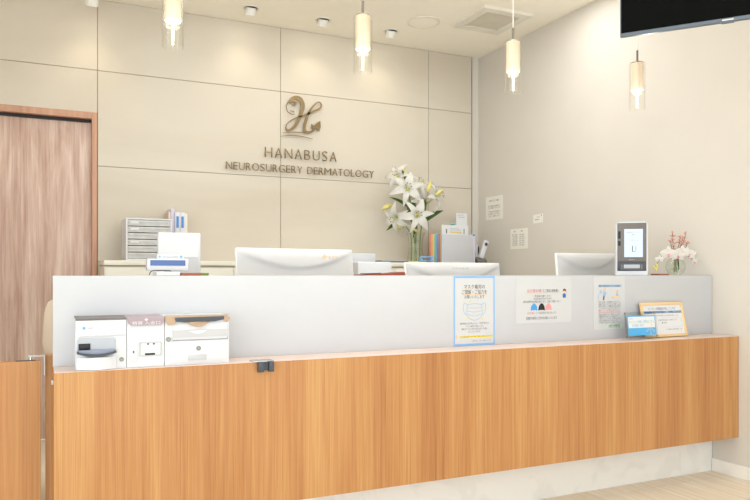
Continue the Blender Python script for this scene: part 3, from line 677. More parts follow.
b = MB(); b.prism([(xa+0.002, 0.120), (xa+0.012, 0.128), (w-0.004, 0.131), (w-0.004, 0.126), (xa+0.012, 0.123)], -0.003, 0); b.build('face_crease', M['device2'], t, smooth=False)
lettering([('GLORY', -0.038, 0.156, 0.004, 0.022)], M['inklight'], t, -0.0006)
MB().cyl((-0.062, -0.0008, 0.158), (-0.062, 0, 0.158), 0.0055, seg=16).build('logo_dot', M['sky'], t)
lk = MB().cyl((w-0.019, -0.004, 0.034), (w-0.019, 0, 0.034), 0.0085, seg=20).build('key_lock', M['keyring'], t)
MB().cyl((w-0.019, -0.0055, 0.034), (w-0.019, -0.004, 0.034), 0.005, seg=16).build('lock_core', M['keycore'], lk)
# control unit
t, w = front('card_machine', 'narrow middle payment unit with a mauve label and a small recessed slot', 0.290, 0.431, 1.02)
b = MB(); b.prismx([(0.0, 0.0), (0.0, 0.188), (0.006, 0.192), (D, 0.195), (D, 0.0)], -w, w-0.001); b.build('housing', M['device'], t, smooth=False)
b = MB(); b.prism([(-w, 0.193), (w, 0.193), (w-0.004, 0.172), (w-0.014, 0.163), (-w+0.014, 0.163), (-w+0.004, 0.172)], -0.010, 0.0); b.prismx([(-0.010, 0.192), (D, 0.198), (D, 0.195), (0.0, 0.190)], -w, w-0.001); lb = b.build('label_plate', M['mauve'], t, smooth=False)
lettering([('精算 入金口', 0, 0.167, 0.011, 0.105)], M['paper'], lb, -0.0106)
MB().prism([(-0.003, 0.181), (0.003, 0.181), (0.007, 0.187), (0, 0.191), (-0.007, 0.187)], -0.0108, -0.0102).build('mark', M['paper'], lb, smooth=False)
b = MB()
for a in ((-w+0.046, w-0.012, 0.094, 0.097), (-w+0.046, w-0.012, 0.042, 0.045), (-w+0.046, -w+0.049, 0.045, 0.094), (w-0.015, w-0.012, 0.045, 0.094)): b.box(a[0], a[1], -0.006, 0.0, a[2], a[3])
b.build('recess_frame', M['device2'], t, smooth=False)
box('recess_back', M['recess'], t, -w+0.049, w-0.015, -0.001, 0.0, 0.045, 0.094, smooth=False)
box('card_slot', M['black'], t, -0.004, 0.034, -0.003, -0.001, 0.046, 0.053)
b = MB(); b.cyl((0.008, -0.002, 0.089), (0.008, -0.001, 0.089), 0.0035, seg=12); b.cyl((0.030, -0.002, 0.089), (0.030, -0.001, 0.089), 0.0035, seg=12); b.build('sensor_dots', M['black'], t)
tg = box('number_tag', M['paper'], t, -w+0.010, -w+0.038, -0.004, 0.0, 0.022, 0.092, bev=0.002)
lettering([('1', -w+0.024, 0.055, 0.011, 0.006)], M['blueink'], tg, -0.0045)
# banknote unit
t, w = front('banknote_machine', 'widest white payment unit at the right with champagne top trim and banknote mouth', 0.432, 0.688, 1.03)
b = MB(); b.prismx([(0.0, 0.0), (0.0, 0.190), (0.006, 0.194), (D, 0.196), (D, 0.0)], -w, w); b.build('housing', M['device'], t, smooth=False)
b = MB(); b.prism([(-w, 0.195), (w-0.012, 0.197), (w+0.003, 0.186), (w+0.001, 0.174), (w-0.012, 0.168), (w-0.03, 0.178), (-w+0.045, 0.174), (-w+0.036, 0.162), (-w+0.012, 0.162), (-w, 0.176)], -0.012, 0.0)
b.prismx([(-0.012, 0.194), (-0.010, 0.196), (0.02, 0.198), (0.02, 0.196), (0.0, 0.194)], -w, w); b.build('top_trim', M['gold'], t, smooth=False)
b = MB(); b.prism([(-w+0.036, 0.190), (w-0.022, 0.192), (w-0.024, 0.179), (w-0.06, 0.172), (0.0, 0.168), (-w+0.075, 0.170), (-w+0.04, 0.174)], -0.015, -0.002); b.build('banknote_mouth', M['slate'], t, smooth=False)
n = 12
b = MB(); P = [((i/n-0.5)*0.096, -0.004-0.020*math.sin(PI*i/n)) for i in range(n+1)]; slab(b, P, 0.0, 0.168, 0.172)
b.prism([((i/n-0.5)*0.096, 0.170-0.019*math.sin(PI*i/n)) for i in range(n+1)], -0.016, 0.0); b.build('mouth_lip', M['gold'], t, smooth=False)
b = MB(); b.prism([(-w+0.030, 0.162), (w-0.006, 0.168), (w-0.006, 0.104), (-w+0.030, 0.102)], -0.0035, 0.0); ud = b.build('upper_flap', M['device'], t, smooth=False)
b = MB(); b.prism([(-w+0.031, 0.138), (w-0.010, 0.140), (w-0.010, 0.111), (-w+0.031, 0.109)], -0.0075, -0.0035); b.build('flap_bar', M['device2'], ud, smooth=False)
MB().prism([((i/n-0.5)*0.076, 0.137-0.014*math.sin(PI*i/n)) for i in range(n+1)], -0.0095, -0.0075).build('finger_grip', M['device'], ud, smooth=False)
box('flap_seam', M['kgrey'], t, -w+0.030, w-0.006, -0.0018, 0.0, 0.0970, 0.0990)
box('side_seam', M['kgrey'], t, w-0.006, w-0.0045, -0.0018, 0.0, 0.099, 0.156)
ld = box('lower_cover', M['device'], t, -w+0.022, w-0.006, -0.003, 0.0, 0.008, 0.093, bev=0.0012)
box('pull_recess', M['device2'], ld, -0.036, 0.036, -0.0055, -0.003, 0.016, 0.038, bev=0.001)
for x, z in ((-w+0.014, 0.104), (0.004, 0.064)):
    lk = MB().cyl((x, -0.006, z), (x, 0, z), 0.0095, seg=20).build('key_lock', M['keyring'], t)
    MB().cyl((x, -0.0075, z), (x, -0.006, z), 0.006, seg=16).build('lock_core', M['keycore'], lk)

# ================================================================ ON THE LEDGE
# card reader kiosk
t = thing('card_reader_kiosk', 'upright dark grey and white card reader with a lit screen on the ledge', 'card reader', (3.182, 3.165, ZT), math.radians(-40))
W = 0.0885
b = MB(); b.prism([(-W, 0), (W, 0), (W, 0.306), (W-0.012, 0.318), (-W+0.012, 0.318), (-W, 0.306)], -0.05, 0.07)
bmesh.ops.bevel(b.bm, geom=list(b.bm.edges), offset=0.004, segments=2, affect='EDGES'); b.build('shell', M['device'], t)
fp = box('face_plate', M['kgrey'], t, -W+0.006, W-0.008, -0.056, -0.048, 0.082, 0.311, bev=0.003)
sc = box('screen', M['screen'], fp, -0.044, 0.060, -0.0575, -0.055, 0.108, 0.274, smooth=False)
lettering([('顔認証付きカードリーダー', 0.008, 0.252, 0.005, 0.075), ('カードを置いてください', 0.008, 0.205, 0.005, 0.05)], M['inklight'], sc, -0.0578)
lettering([('受付', 0.008, 0.238, 0.006, 0.020)], M['inklight'], sc, -0.0578)
b = MB(); b.box(0.002, 0.020, -0.0580, -0.0576, 0.140, 0.142); b.box(0.000, 0.004, -0.0580, -0.0576, 0.140, 0.175); b.box(0.020, 0.022, -0.0580, -0.0576, 0.146, 0.172); b.build('card_icon', M['ink'], sc, smooth=False)
box('camera_window', M['black'], fp, -0.078, -0.064, -0.0575, -0.0555, 0.218, 0.262, bev=0.001)
box('camera_window', M['black'], fp, -0.078, -0.064, -0.0575, -0.0555, 0.176, 0.204, bev=0.001)
lettering([('Panasonic', 0.0, 0.090, 0.005, 0.034)], M['paper'], fp, -0.0565)
b = MB(); b.box(-W+0.006, W-0.008, -0.052, -0.049, 0.026, 0.082, bev=0.002); tr = b.build('card_bay', M['slate'], t)
b = MB(); b.box(-0.056, 0.052, -0.062, -0.052, 0.034, 0.040); b.box(-0.062, -0.052, -0.064, -0.052, 0.034, 0.064); b.box(0.048, 0.058, -0.064, -0.052, 0.034, 0.064); b.build('bay_rails', M['kgrey'], tr)
box('card_plate', M['tray'], tr, -0.046, 0.044, -0.0535, -0.052, 0.042, 0.064)
# orchids
v = thing('glass_vase', 'round clear glass bowl vase under the orchids on the ledge', 'vase', (3.538, 3.155, ZT))
MB().lathe([(0.0000, 0.0000), (0.0287, 0.0000), (0.0476, 0.0162), (0.0590, 0.0450), (0.0558, 0.0765), (0.0369, 0.1008), (0.0279, 0.1098), (0.0312, 0.1170), (0.0287, 0.1170), (0.0254, 0.1098), (0.0344, 0.0999), (0.0533, 0.0756), (0.0566, 0.0450), (0.0459, 0.0180), (0.0279, 0.0036), (0.0000, 0.0036)]).build('bowl', M['vaseglass'], v)
MB().lathe([(0.0000, 0.0040), (0.0271, 0.0040), (0.0451, 0.0180), (0.0541, 0.0378), (0, 0.042)]).build('water', M['water'], v)

def frame_of(axis):
    a = Vector(axis).normalized(); u = a.cross(Vector((0, 0, 1)));
    if u.length < 0.05: u = a.cross(Vector((1, 0, 0)))
    u.normalize(); return a, u, a.cross(u)
def orchid_bloom(parent, c, axis, s):
    a, u, w_ = frame_of(axis); w_ = -w_; c = Vector(c); b = MB()
    for k, (ang, ln, wd) in enumerate(((90, 1.0, .62), (210, .95, .55), (330, .95, .55), (10, 1.0, 1.05), (170, 1.0, 1.05))):
        an = math.radians(ang); dr = u*math.cos(an)+w_*math.sin(an); sd = a.cross(dr); lift = 0.004 if k > 2 else 0.0
        def fn(t_, q, dr=dr, sd=sd, ln=ln, wd=wd, lift=lift):
            rr = s*ln*t_; ww = s*wd*0.5*math.sin(PI*min(1, 0.06+t_**0.8*0.92))**0.7
            return c+dr*rr+sd*q*ww+a*(lift+0.25*s*(t_-0.5*t_*t_)-0.12*s*q*q)
        b.sheet(fn, 6, 4, 0.0008)
    fl = b.build('blossom', M['orchid'], parent, loc=(0, 0, 0))
    q = MB(); q.ball(c+a*0.006-w_*0.004, s*0.15, (1, 1, 1.0), 10); q.ball(c+a*0.008-w_*s*0.2, s*0.13, (1, 1, 1.5), 10); q.build('blossom_centre', M['orchidpink'], fl, loc=(0, 0, 0))
V0 = Vector((3.538, 3.155, ZT))
o = thing('orchid_spray', 'white orchid stem with pink centres arching to the left out of the round vase', 'flowers', V0)
pth = smoothpath([(0.012, 0.0, 0.02), (-0.005, -0.01, 0.07), (-0.025, -0.015, 0.13), (-0.09, -0.03, 0.150), (-0.155, -0.04, 0.120), (-0.20, -0.045, 0.075), (-0.235, -0.05, 0.045)], 6)
MB().tube(pth, 0.0028).build('stem', M['stem'], o)
for c_, ax, s_ in (((-0.128, -0.062, 0.128), (-.55, -.82, .05), 0.050), ((-0.052, -0.064, 0.118), (-.35, -.93, .0), 0.043), ((0.004, -0.050, 0.142), (-.6, -.75, .25), 0.044), ((-0.196, -0.056, 0.096), (-.8, -.5, .2), 0.026)):
    orchid_bloom(o, c_, ax, s_)
b = MB(); 
for p in ((-0.232, -0.05, 0.048), (-0.215, -0.05, 0.062), (-0.225, -0.055, 0.034), (-0.205, -0.045, 0.045)): b.ball(p, 0.0075, (1, 1, 1.25), 10)
b.build('green_bud', M['bud'], o)
o2 = thing('orchid_spray', 'pale pinkish orchid blossoms drooping at the right side of the round vase', 'flowers', V0)
MB().tube(smoothpath([(0.0, 0.004, 0.02), (0.010, 0.0, 0.10), (0.035, -0.005, 0.145), (0.09, -0.01, 0.14), (0.12, -0.02, 0.10)], 6), 0.0026).build('stem', M['stem'], o2)
for c_, ax, s_ in (((0.062, -0.040, 0.130), (-.3, -.93, .15), 0.050), ((0.112, -0.040, 0.084), (.15, -.95, -.1), 0.034)):
    orchid_bloom(o2, c_, ax, s_)
b = MB(); b.sheet(lambda t_, q: Vector((0.016+0.006*t_+q*0.006*math.sin(PI*(.1+.85*t_)), -0.006, 0.105-0.08*t_)), 6, 2, 0.0008)
b.sheet(lambda t_, q: Vector((0.004+0.004*t_+q*0.004*math.sin(PI*(.1+.85*t_)), -0.012, 0.100-0.045*t_)), 6, 2, 0.0008); b.build('leaf', M['leaf'], o2)
for nm, base, tips, lb in (('twig_spray', (0.0, 0.012, 0.02), ((-0.045, 0.0, 0.268), (-0.030, 0.01, 0.240), (-0.060, 0.0, 0.215), (-0.035, 0, 0.185)), 'left twig of tiny pink buds standing up from the round vase'),
                        ('twig_spray', (0.01, 0.015, 0.02), ((0.022, 0.0, 0.245), (0.070, 0.0, 0.270), (0.055, 0.01, 0.235), (0.082, 0.0, 0.205), (0.038, 0.0, 0.21)), 'right twig of tiny pink buds standing up from the round vase')):
    o = thing(nm, lb, 'flowers', V0); tips = [(q_[0]+0.018, q_[1], q_[2]) for q_ in tips]; b = MB(); q = MB(); rng = random.Random(3 if base[0] == 0 else 5)
    for tp in tips:
        mid = (base[0]*0.5+tp[0]*0.18, base[1]*0.5, 0.125); pp = smoothpath([base, mid, (tp[0]*0.85, tp[1], tp[2]*0.83), tp], 5); b.tube(pp, 0.0018, 6)
        q.ball(tp, 0.006, seg=8)
        for k in range(7):
            p = pp[rng.randint(8, len(pp)-1)]; e = p+Vector((rng.uniform(-.016, .016), rng.uniform(-.012, .012), rng.uniform(.002, .014)))
            b.tube([p, e], 0.0012, 5); q.ball(e, rng.uniform(0.0035, 0.0052), seg=8)
    b.build('twigs', M['twig'], o); q.build('buds', M['pinkbud'], o)
tag(MB().box(3.345, 3.425, 3.10, 3.17, ZT, ZT+0.010, bev=0.002).build('card_tray', M['brown'], None), 'thin brown tray lying on the ledge between kiosk and round vase', 'tray')

# customer display
t = thing('customer_display', 'white customer price display with a blue screen behind the counter panel', 'display', (0.507, 3.30, 0.73))
b = MB(); b.cyl((0, 0.01, 0.0), (0, 0.01, 0.010), 0.05); b.cyl((0, 0.01, 0.01), (0, 0.01, 0.50), 0.012); b.build('pole', M['device'], t)
hd = box('display_head', M['device'], t, -0.092, 0.090, -0.02, 0.03, 0.489, 0.543, bev=0.005)
box('blue_screen', M['lcd'], hd, -0.078, 0.076, -0.0215, -0.019, 0.511, 0.536)
hp = box('header_strip', M['device'], t, -0.048, 0.070, -0.015, 0.0, 0.543, 0.561, bev=0.002)
lettering([('いらっしゃいませ', 0.008, 0.548, 0.007, 0.07)], M['inklight'], hp, -0.0156)
MB().cyl((0.058, -0.0160, 0.552), (0.058, -0.015, 0.552), 0.006, seg=14).build('blue_mark', M['lblue'], hp)
MB().cyl((-0.037, -0.0160, 0.552), (-0.037, -0.015, 0.552), 0.005, seg=14).build('blue_mark', M['lblue'], hp)
tag(MB().box(0.435, 0.532, 3.12, 3.25, ZT, ZT+0.016, bev=0.002).build('paper_box', M['paper'], None), 'flat white box on the ledge in front of the customer display', 'box')
t = tag(MB().box(0.538, 0.628, 3.12, 3.2, ZT, ZT+0.012, bev=0.004).build('leather_wallet', M['brown'], None), 'brown leather pen case on the ledge right of the flat white box', 'pen case')
tag(MB().tube([(0.632, 3.16, ZT+0.006), (0.662, 3.15, ZT+0.006)], 0.006, 8).build('marker_pen', M['stem'], None), 'short green marker on the ledge beside the brown pen case', 'pen')
t = thing('cable', 'thin black cable looping beside the customer display', 'cable', (0.42, 3.2, ZT)); 
MB().tube(smoothpath([(-0.005, 0, 0.002), (0.0, 0, 0.016), (0.016, 0.01, 0.0215), (0.06, 0.02, 0.0225), (0.09, 0.03, 0.0215)], 5), 0.0022, 6).build('wire', M['black'], t)
# folder on the ledge
t = thing('folder', 'rust red folder lying half open on the ledge between the two wide monitors', 'folder', (1.53, 3.17, ZT))
b = MB(); b.prism([(-0.13, 0.0), (0.10, 0.0), (0.095, 0.018), (0.0, 0.010), (-0.13, 0.004)], -0.06, 0.06); b.build('cover', M['rust'], t, smooth=False)
b = MB(); b.prism([(-0.10, 0.0105), (-0.10, 0.0065), (-0.03, 0.0092), (-0.03, 0.013)], -0.05, 0.05); b.build('pen', M['slate'], t, smooth=False)

# ================================================================ MONITORS (seen from behind)
def monitor(name, label, x, y, rz, w, ztop, zbot, tilt, logo, zpiv=0.73):
    t = thing(name, label, 'monitor', (x, y, 0.73), rz, 'white monitors behind the counter')
    h = ztop-zbot; zc = (ztop+zbot)/2-0.73
    R = Matrix.Translation((0, 0, zc)) @ Matrix.Rotation(tilt, 4, 'X')
    b = MB(); b.box(-w/2, w/2, 0.0, 0.022, -h/2, h/2, bev=0.004, mtx=R); sh = b.build('bezel', M['monwhite'], t)
    b = MB(); b.box(-w/2+0.012, w/2-0.012, 0.0222, 0.0232, -h/2+0.014, h/2-0.012, mtx=R); b.build('screen', M['tvscreen'], t)
    # bulged rear shell, scooped in below the top rim
    b = MB(); n = 20
    def fn(u, q):
        X = (u-0.5)*2; Z = q
        bul = 0.030*(1-abs(X)**6)*max(0, 1-abs(Z)**10)
        curve = 0.48+0.46*X*X                       # swept crease
        dent = 0.020/(1+math.exp((Z-curve)*60))*bul/0.030
        return R @ Vector((X*(w/2-0.004), -bul+dent-0.0005, Z*(h/2-0.003)))
    b.sheet(fn, 36, 90, 0.0015); b.build('rear_shell', M['monwhite'], t)
    if logo:
        lm = [(logo, w*0.30, h*0.37, 0.014, 0.055)] if logo == 'EIZO' else [(logo, 0.03, h*0.40, 0.012, 0.11)]
        o_ = lettering(lm, M['device2'] if logo != 'EIZO' else M['tan'], t, 0.0, off=(0, 0, 0))
        o_.matrix_local = Matrix.Translation((0, -0.030, 0)) @ Matrix.Translation((0, 0, zc)) @ Matrix.Rotation(tilt, 4, 'X')
        if logo == 'EIZO':
            b = MB(); xx, zz = w*0.30-0.052, h*0.37+0.007; b.prism([(xx-0.015, zz), (xx, zz+0.015), (xx+0.015, zz), (xx, zz-0.015)], -0.0312, -0.030)
            d_ = b.build('logo_mark', M['tan'], t, smooth=False); d_.matrix_local = Matrix.Translation((0, 0, zc)) @ Matrix.Rotation(tilt, 4, 'X')
    b = MB(); b.box(-0.035, 0.035, -0.050, -0.022, 0.01, zc, bev=0.004); b.build('stand_neck', M['device'], t)
    b = MB(); b.box(-0.12, 0.12, -0.12, 0.09, 0.0, 0.012, bev=0.004); b.build('stand_base', M['device'], t)
    b = MB(); b.box(-0.055, 0.055, -0.056, -0.018, zc-0.03, zc+0.055, bev=0.006, mtx=None); b.build('mount_block', M['device'], t)
    return t
monitor('desk_monitor', 'widest white monitor seen from behind, with a diamond logo, left of centre', 1.222, 3.56, math.radians(5), 0.675, 1.341, 0.93, math.radians(-7), 'EIZO')
monitor('desk_monitor', 'low white monitor seen from behind, in front of the coloured folders', 2.21, 3.58, 0, 0.655, 1.274, 0.87, math.radians(-6), 'HYUNDAI')
monitor('desk_monitor', 'white monitor seen from behind, partly hidden by the card reader kiosk', 3.27, 3.62, math.radians(-2), 0.50, 1.345, 0.94, math.radians(-7), None)
# register terminal
t = thing('register_terminal', 'upright white register screen with rounded back behind the customer display', 'register', (0.613, 3.62, 0.73), math.radians(-8))
b = MB(); b.box(-0.105, 0.105, 0, 0.030, 0.26, 0.682, bev=0.010, seg=3); b.build('rear_panel', M['device'], t)
box('lower_cover', M['device2'], t, -0.055, 0.092, -0.018, 0.0, 0.24, 0.560, bev=0.004)
box('screen', M['tvscreen'], t, -0.092, 0.092, 0.030, 0.0315, 0.30, 0.660)
b = MB(); b.box(-0.09, 0.09, -0.06, 0.08, 0, 0.03, bev=0.005); b.box(-0.05, 0.05, -0.012, 0.014, 0.03, 0.27, bev=0.004); b.build('foot', M['device'], t)
# printer
t = thing('desk_printer', 'white document printer with a translucent tray right of the widest monitor', 'printer', (1.735, 3.78, 0.73))
b = MB(); b.box(-0.115, 0.105, -0.10, 0.15, 0, 0.545, bev=0.01); b.build('printer_body', M['device'], t)
b = MB(); b.box(-0.085, 0.09, 0.10, 0.106, 0.54, 0.60, bev=0.002); b.build('paper_tray', M['device2'], t)

# ================================================================ ON THE BACK CABINET
# drawer organiser
t = thing('letter_tray_cabinet', 'cream desktop drawer unit with grey translucent drawers on the back cabinet', 'drawer unit', (0.6725, 5.19, CZ1))
W, Hh, Dp = 0.1565, 0.298, 0.33
b = MB(); th = 0.012
b.box(-W, W, 0, Dp, 0, th, bev=0.002); b.box(-W, W, 0, Dp, Hh-th, Hh, bev=0.002); b.box(-W, -W+th, 0, Dp, th, Hh-th); b.box(W-th, W, 0, Dp, th, Hh-th); b.box(-W+th, W-th, Dp-0.006, Dp, th, Hh-th)
b.build('case', M['device'], t)
for k in range(6):
    z0 = th+0.003+k*(Hh-2*th)/6; hh = (Hh-2*th)/6-0.006
    dr = MB(); dr.box(-W+th+0.002, W-th-0.002, 0.004, 0.007, z0, z0+hh); dr.box(-W+th+0.002, W-th-0.002, 0.007, 0.30, z0, z0+0.002); dr.box(-W+th+0.002, W-th-0.002, -0.004, 0.004, z0+hh*0.62, z0+hh*0.78)
    dd = dr.build('drawer', M['tray'] if 0 else mat('drawer_plastic_%d' % k, (206, 206, 202), 0.15, var=0.12, scale=14), t, smooth=False)
    if k in (2, 4, 5): box('drawer_label', M['paper'], dd, -W+0.03, -W+0.085, -0.0055, -0.004, z0+hh*0.35, z0+hh*0.75)
    MB().prism([(0.0, z0+hh*0.3), (0.06, z0+hh*0.3), (0.05, z0+hh*0.62), (0.01, z0+hh*0.62)], -0.002, 0.004).build('finger_pull', M['device2'], dd, smooth=False)
# upright files behind
def file(x, y, w, h, m, label, lab=False, name='binder', lean=0):
    t = thing(name, label, 'binder', (x, y, CZ1), lean, 'upright files behind the drawer unit')
    box('cover', m, t, -w/2, w/2, 0, 0.20, 0, h, bev=0.002)
    if lab: box('spine_label', M['labelblue'], t, -w/2+0.008, w/2-0.008, -0.0012, 0.0, h-0.115, h-0.030)
    return t
file(0.838, 5.36, 0.014, 0.365, M['fabric'], 'thin tan folder, leftmost of the upright files behind the drawer unit', name='slim_folder')
file(0.861, 5.36, 0.028, 0.388, M['lilac'], 'lilac grey file, tallest of the upright files behind the drawer unit')
file(0.894, 5.35, 0.034, 0.362, M['device'], 'white binder with a blue spine label, next to the lilac file', True)
file(0.930, 5.35, 0.034, 0.362, M['device'], 'white binder with a blue spine label, second from the right of the files', True)
file(0.958, 5.36, 0.018, 0.355, M['desk'], 'plain pale file at the right end of the upright files', name='slim_folder')
# papers
t = thing('clipboard', 'grey clipboard with a yellow edge lying on the back cabinet left of the lilies', 'clipboard', (2.60, 5.27, CZ1))
box('board', M['kgrey'], t, -0.13, 0.14, -0.09, 0.12, 0, 0.010, bev=0.002); box('paper_stack', M['tray'], t, -0.10, 0.12, -0.08, 0.11, 0.010, 0.020, bev=0.001)
tag(MB().box(2.74, 2.92, 5.19, 5.22, CZ1, CZ1+0.010, bev=0.002).build('ruler', M['yellow'], None), 'yellow ruler in front of the lily vase', 'ruler')
t = thing('tape_dispenser', 'small light blue stapler at the foot of the lily vase', 'stapler', (2.915, 5.19, CZ1+0.0116))
b = MB(); b.box(-0.06, 0.06, -0.018, 0.018, 0, 0.008, bev=0.002); b.box(-0.055, 0.06, -0.016, 0.016, 0.030, 0.042, bev=0.004); b.box(0.035, 0.06, -0.014, 0.014, 0.008, 0.032); b.box(-0.06, -0.045, -0.014, 0.014, 0.006, 0.034); b.build('stapler_body', M['lblue'], t)
t.name = 'stapler'

# lily vase
LX, LY = 2.905, 5.36
v = thing('flower_vase', 'tall slim clear glass vase holding the lilies on the back cabinet', 'vase', (LX, LY, CZ1))
MB().lathe([(0, 0), (0.075, 0), (0.078, 0.01), (0.066, 0.09), (0.060, 0.16), (0.070, 0.235), (0.085, 0.262), (0.082, 0.262), (0.067, 0.235), (0.057, 0.16), (0.063, 0.09), (0.074, 0.014), (0, 0.012)]).build('glass', M['vaseglass'], v)
MB().lathe([(0, 0.0125), (0.0735, 0.0145), (0.0625, 0.09), (0.0575, 0.13), (0, 0.13)]).build('water', M['water'], v)

def lily_bloom(parent, c, axis, s, roll=0.0, spread=1.0):
    s *= 1.22; a, u, w_ = frame_of(axis); c = Vector(c); b = MB()
    for k in range(6):
        an = roll+k*PI/3; dr = u*math.cos(an)+w_*math.sin(an); sd = a.cross(dr); wd = 0.50 if k % 2 == 0 else 0.36
        def fn(t_, q, dr=dr, sd=sd, wd=wd):
            out = s*spread*(0.06+0.30*t_+0.72*t_*t_); fwd = s*(0.95*t_-0.88*t_*t_*t_)
            ww = s*wd*0.5*(math.sin(PI*min(1, 0.10+0.88*t_))**0.8)
            return c+dr*out+a*fwd+sd*q*ww*(1+0.06*math.sin(9*t_+k))+a*(0.10*s*q*q*(1-t_))
        b.sheet(fn, 9, 4, 0.0012)
    f = b.build('bloom', M['petal'], parent, loc=(0, 0, 0))
    g = MB(); g.ball(c+a*0.10*s, 0.11*s, (1, 1, 1), 10); 
    g.build('throat', M['throat'], f, loc=(0, 0, 0))
    st = MB(); an_ = MB()
    for k in range(6):
        an = roll+0.5+k*PI/3; dr = u*math.cos(an)+w_*math.sin(an); e = c+a*s*0.72+dr*s*0.17
        st.tube([c+a*0.1*s, c+a*s*0.45+dr*s*0.06, e], 0.0012, 5); an_.ball(e, 0.0045, (1.6, 0.8, 0.8), 8)
    st.build('stamens', M['throat'], f, loc=(0, 0, 0)); an_.build('anthers', M['anther'], f, loc=(0, 0, 0))
def bud(parent, p, d, ln=0.085, r=0.014):
    p = Vector(p); d = Vector(d).normalized(); n = 8; pts = [p+d*ln*(i/n-0.5) for i in range(n+1)]
    rr = [max(0.002, r*math.sin(PI*(0.10+0.86*(i/n)**0.85))) for i in range(n+1)]
    MB().tube(pts, rr, 10).build('bud', M['bud'], parent, loc=(0, 0, 0))
def lleaf(parent, p0, p1, wd=0.03, droop=0.02):
    p0, p1 = Vector(p0), Vector(p1); d = (p1-p0); sd = d.cross(Vector((0.2, -1, 0.1))).normalized()
    b = MB(); b.sheet(lambda t_, q: p0+d*t_+Vector((0, 0, -droop*4*t_*(t_-1)*0+droop*math.sin(PI*t_)))+sd*q*wd*0.5*math.sin(PI*min(1, 0.06+0.92*t_))+Vector((0, -0.004*abs(q), 0)), 8, 2, 0.0008)
    b.build('leaf', M['leaf'], parent, loc=(0, 0, 0))
def stemline(parent, pts, r=0.0042): MB().tube(smoothpath(pts, 6), r, 8).build('stem', M['stem'], parent, loc=(0, 0, 0))
def stalk(parent, a, b, r=0.0028, sag=0.012):
    a, b = Vector(a), Vector(b); m = (a+b)/2+Vector((0, 0, -sag)); MB().tube(smoothpath([a, m, b], 5), r, 7).build('flower_stalk', M['stem'], parent, loc=(0, 0, 0))
base = (LX, LY, CZ1)
s1 = thing('lily_stem', 'white lily stem with the large central bloom facing left and the upright top buds', 'flowers', base)
stemline(s1, [(-0.005, -0.022, 0.02), (-0.010, -0.026, 0.20), (-0.022, -0.040, 0.30), (-0.075, -0.075, 0.47), (-0.120, -0.060, 0.64), (-0.130, -0.050, 0.71)])
lily_bloom(s1, (-0.163, -0.150, 0.609), (-.35, -.90, .20), 0.118, 0.3); stalk(s1, (-0.088, -0.074, 0.52), (-0.163, -0.150, 0.609))
lily_bloom(s1, (-0.175, -0.030, 0.726), (-.75, -.55, .30), 0.098, 0.0); stalk(s1, (-0.122, -0.058, 0.66), (-0.175, -0.030, 0.726))
bud(s1, (-0.132, -0.050, 0.765), (0.06, 0, 1), 0.10, 0.016); bud(s1, (-0.120, -0.100, 0.700), (0.05, -0.2, 1), 0.075, 0.016); stalk(s1, (-0.110, -0.065, 0.60), (-0.122, -0.093, 0.668), 0.002)
lleaf(s1, (-0.118, -0.062, 0.66), (-0.205, -0.130, 0.775), 0.030); lleaf(s1, (-0.062, -0.068, 0.44), (-0.262, -0.015, 0.556), 0.030)
s2 = thing('lily_stem', 'white lily stem with the lowest open star bloom above the vase mouth', 'flowers', base)
stemline(s2, [(-0.020, -0.032, 0.02), (-0.020, -0.038, 0.18), (-0.026, -0.052, 0.262), (-0.045, -0.110, 0.34)])
lily_bloom(s2, (-0.104, -0.200, 0.389), (-.25, -.96, .05), 0.118, 0.15); stalk(s2, (-0.045, -0.110, 0.34), (-0.104, -0.200, 0.389))
bud(s2, (-0.070, -0.135, 0.272), (0.9, -0.1, -0.35), 0.070, 0.013); stalk(s2, (-0.034, -0.090, 0.312), (-0.052, -0.135, 0.272), 0.002)
lleaf(s2, (-0.040, -0.100, 0.320), (-0.115, -0.160, 0.195), 0.026)
s3 = thing('lily_stem', 'white lily stem with the drooping bloom and yellow bud at the left side', 'flowers', base)
stemline(s3, [(-0.036, 0.012, 0.02), (-0.038, 0.010, 0.18), (-0.052, 0.006, 0.262), (-0.130, 0.010, 0.36), (-0.180, 0.005, 0.40)])
lily_bloom(s3, (-0.200, -0.040, 0.391), (-.80, -.50, -.35), 0.104, 0.4); stalk(s3, (-0.180, 0.005, 0.40), (-0.200, -0.040, 0.391))
bud(s3, (-0.262, 0.010, 0.478), (1, 0, 0.42), 0.11, 0.020); stalk(s3, (-0.180, 0.005, 0.40), (-0.225, 0.010, 0.440), 0.002, 0.0)
bud(s3, (-0.165, -0.012, 0.300), (0.9, 0, -0.15), 0.065, 0.013); stalk(s3, (-0.100, 0.008, 0.335), (-0.135, -0.012, 0.297), 0.002)
lleaf(s3, (-0.120, 0.012, 0.350), (-0.255, 0.060, 0.275), 0.034)
s4 = thing('lily_stem', 'white lily stem with the bloom curling to the right and two yellow buds', 'flowers', base)
stemline(s4, [(0.038, 0.000, 0.02), (0.042, -0.002, 0.14), (0.048, -0.004, 0.262), (0.070, -0.010, 0.42), (0.105, -0.020, 0.53)], 0.005)
lily_bloom(s4, (0.134, -0.050, 0.567), (.62, -.72, .22), 0.118, 0.1); stalk(s4, (0.105, -0.020, 0.53), (0.134, -0.050, 0.567))
bud(s4, (0.068, -0.120, 0.655), (0.35, 0, 1), 0.095, 0.018); stalk(s4, (0.090, -0.016, 0.49), (0.054, -0.118, 0.612), 0.002)
bud(s4, (0.140, -0.165, 0.600), (0.8, 0, 0.62), 0.085, 0.015); stalk(s4, (0.098, -0.018, 0.51), (0.108, -0.160, 0.575), 0.002)
lleaf(s4, (0.056, -0.006, 0.34), (0.240, -0.060, 0.458), 0.045); lleaf(s4, (0.060, -0.008, 0.37), (0.105, 0.020, 0.560), 0.055)
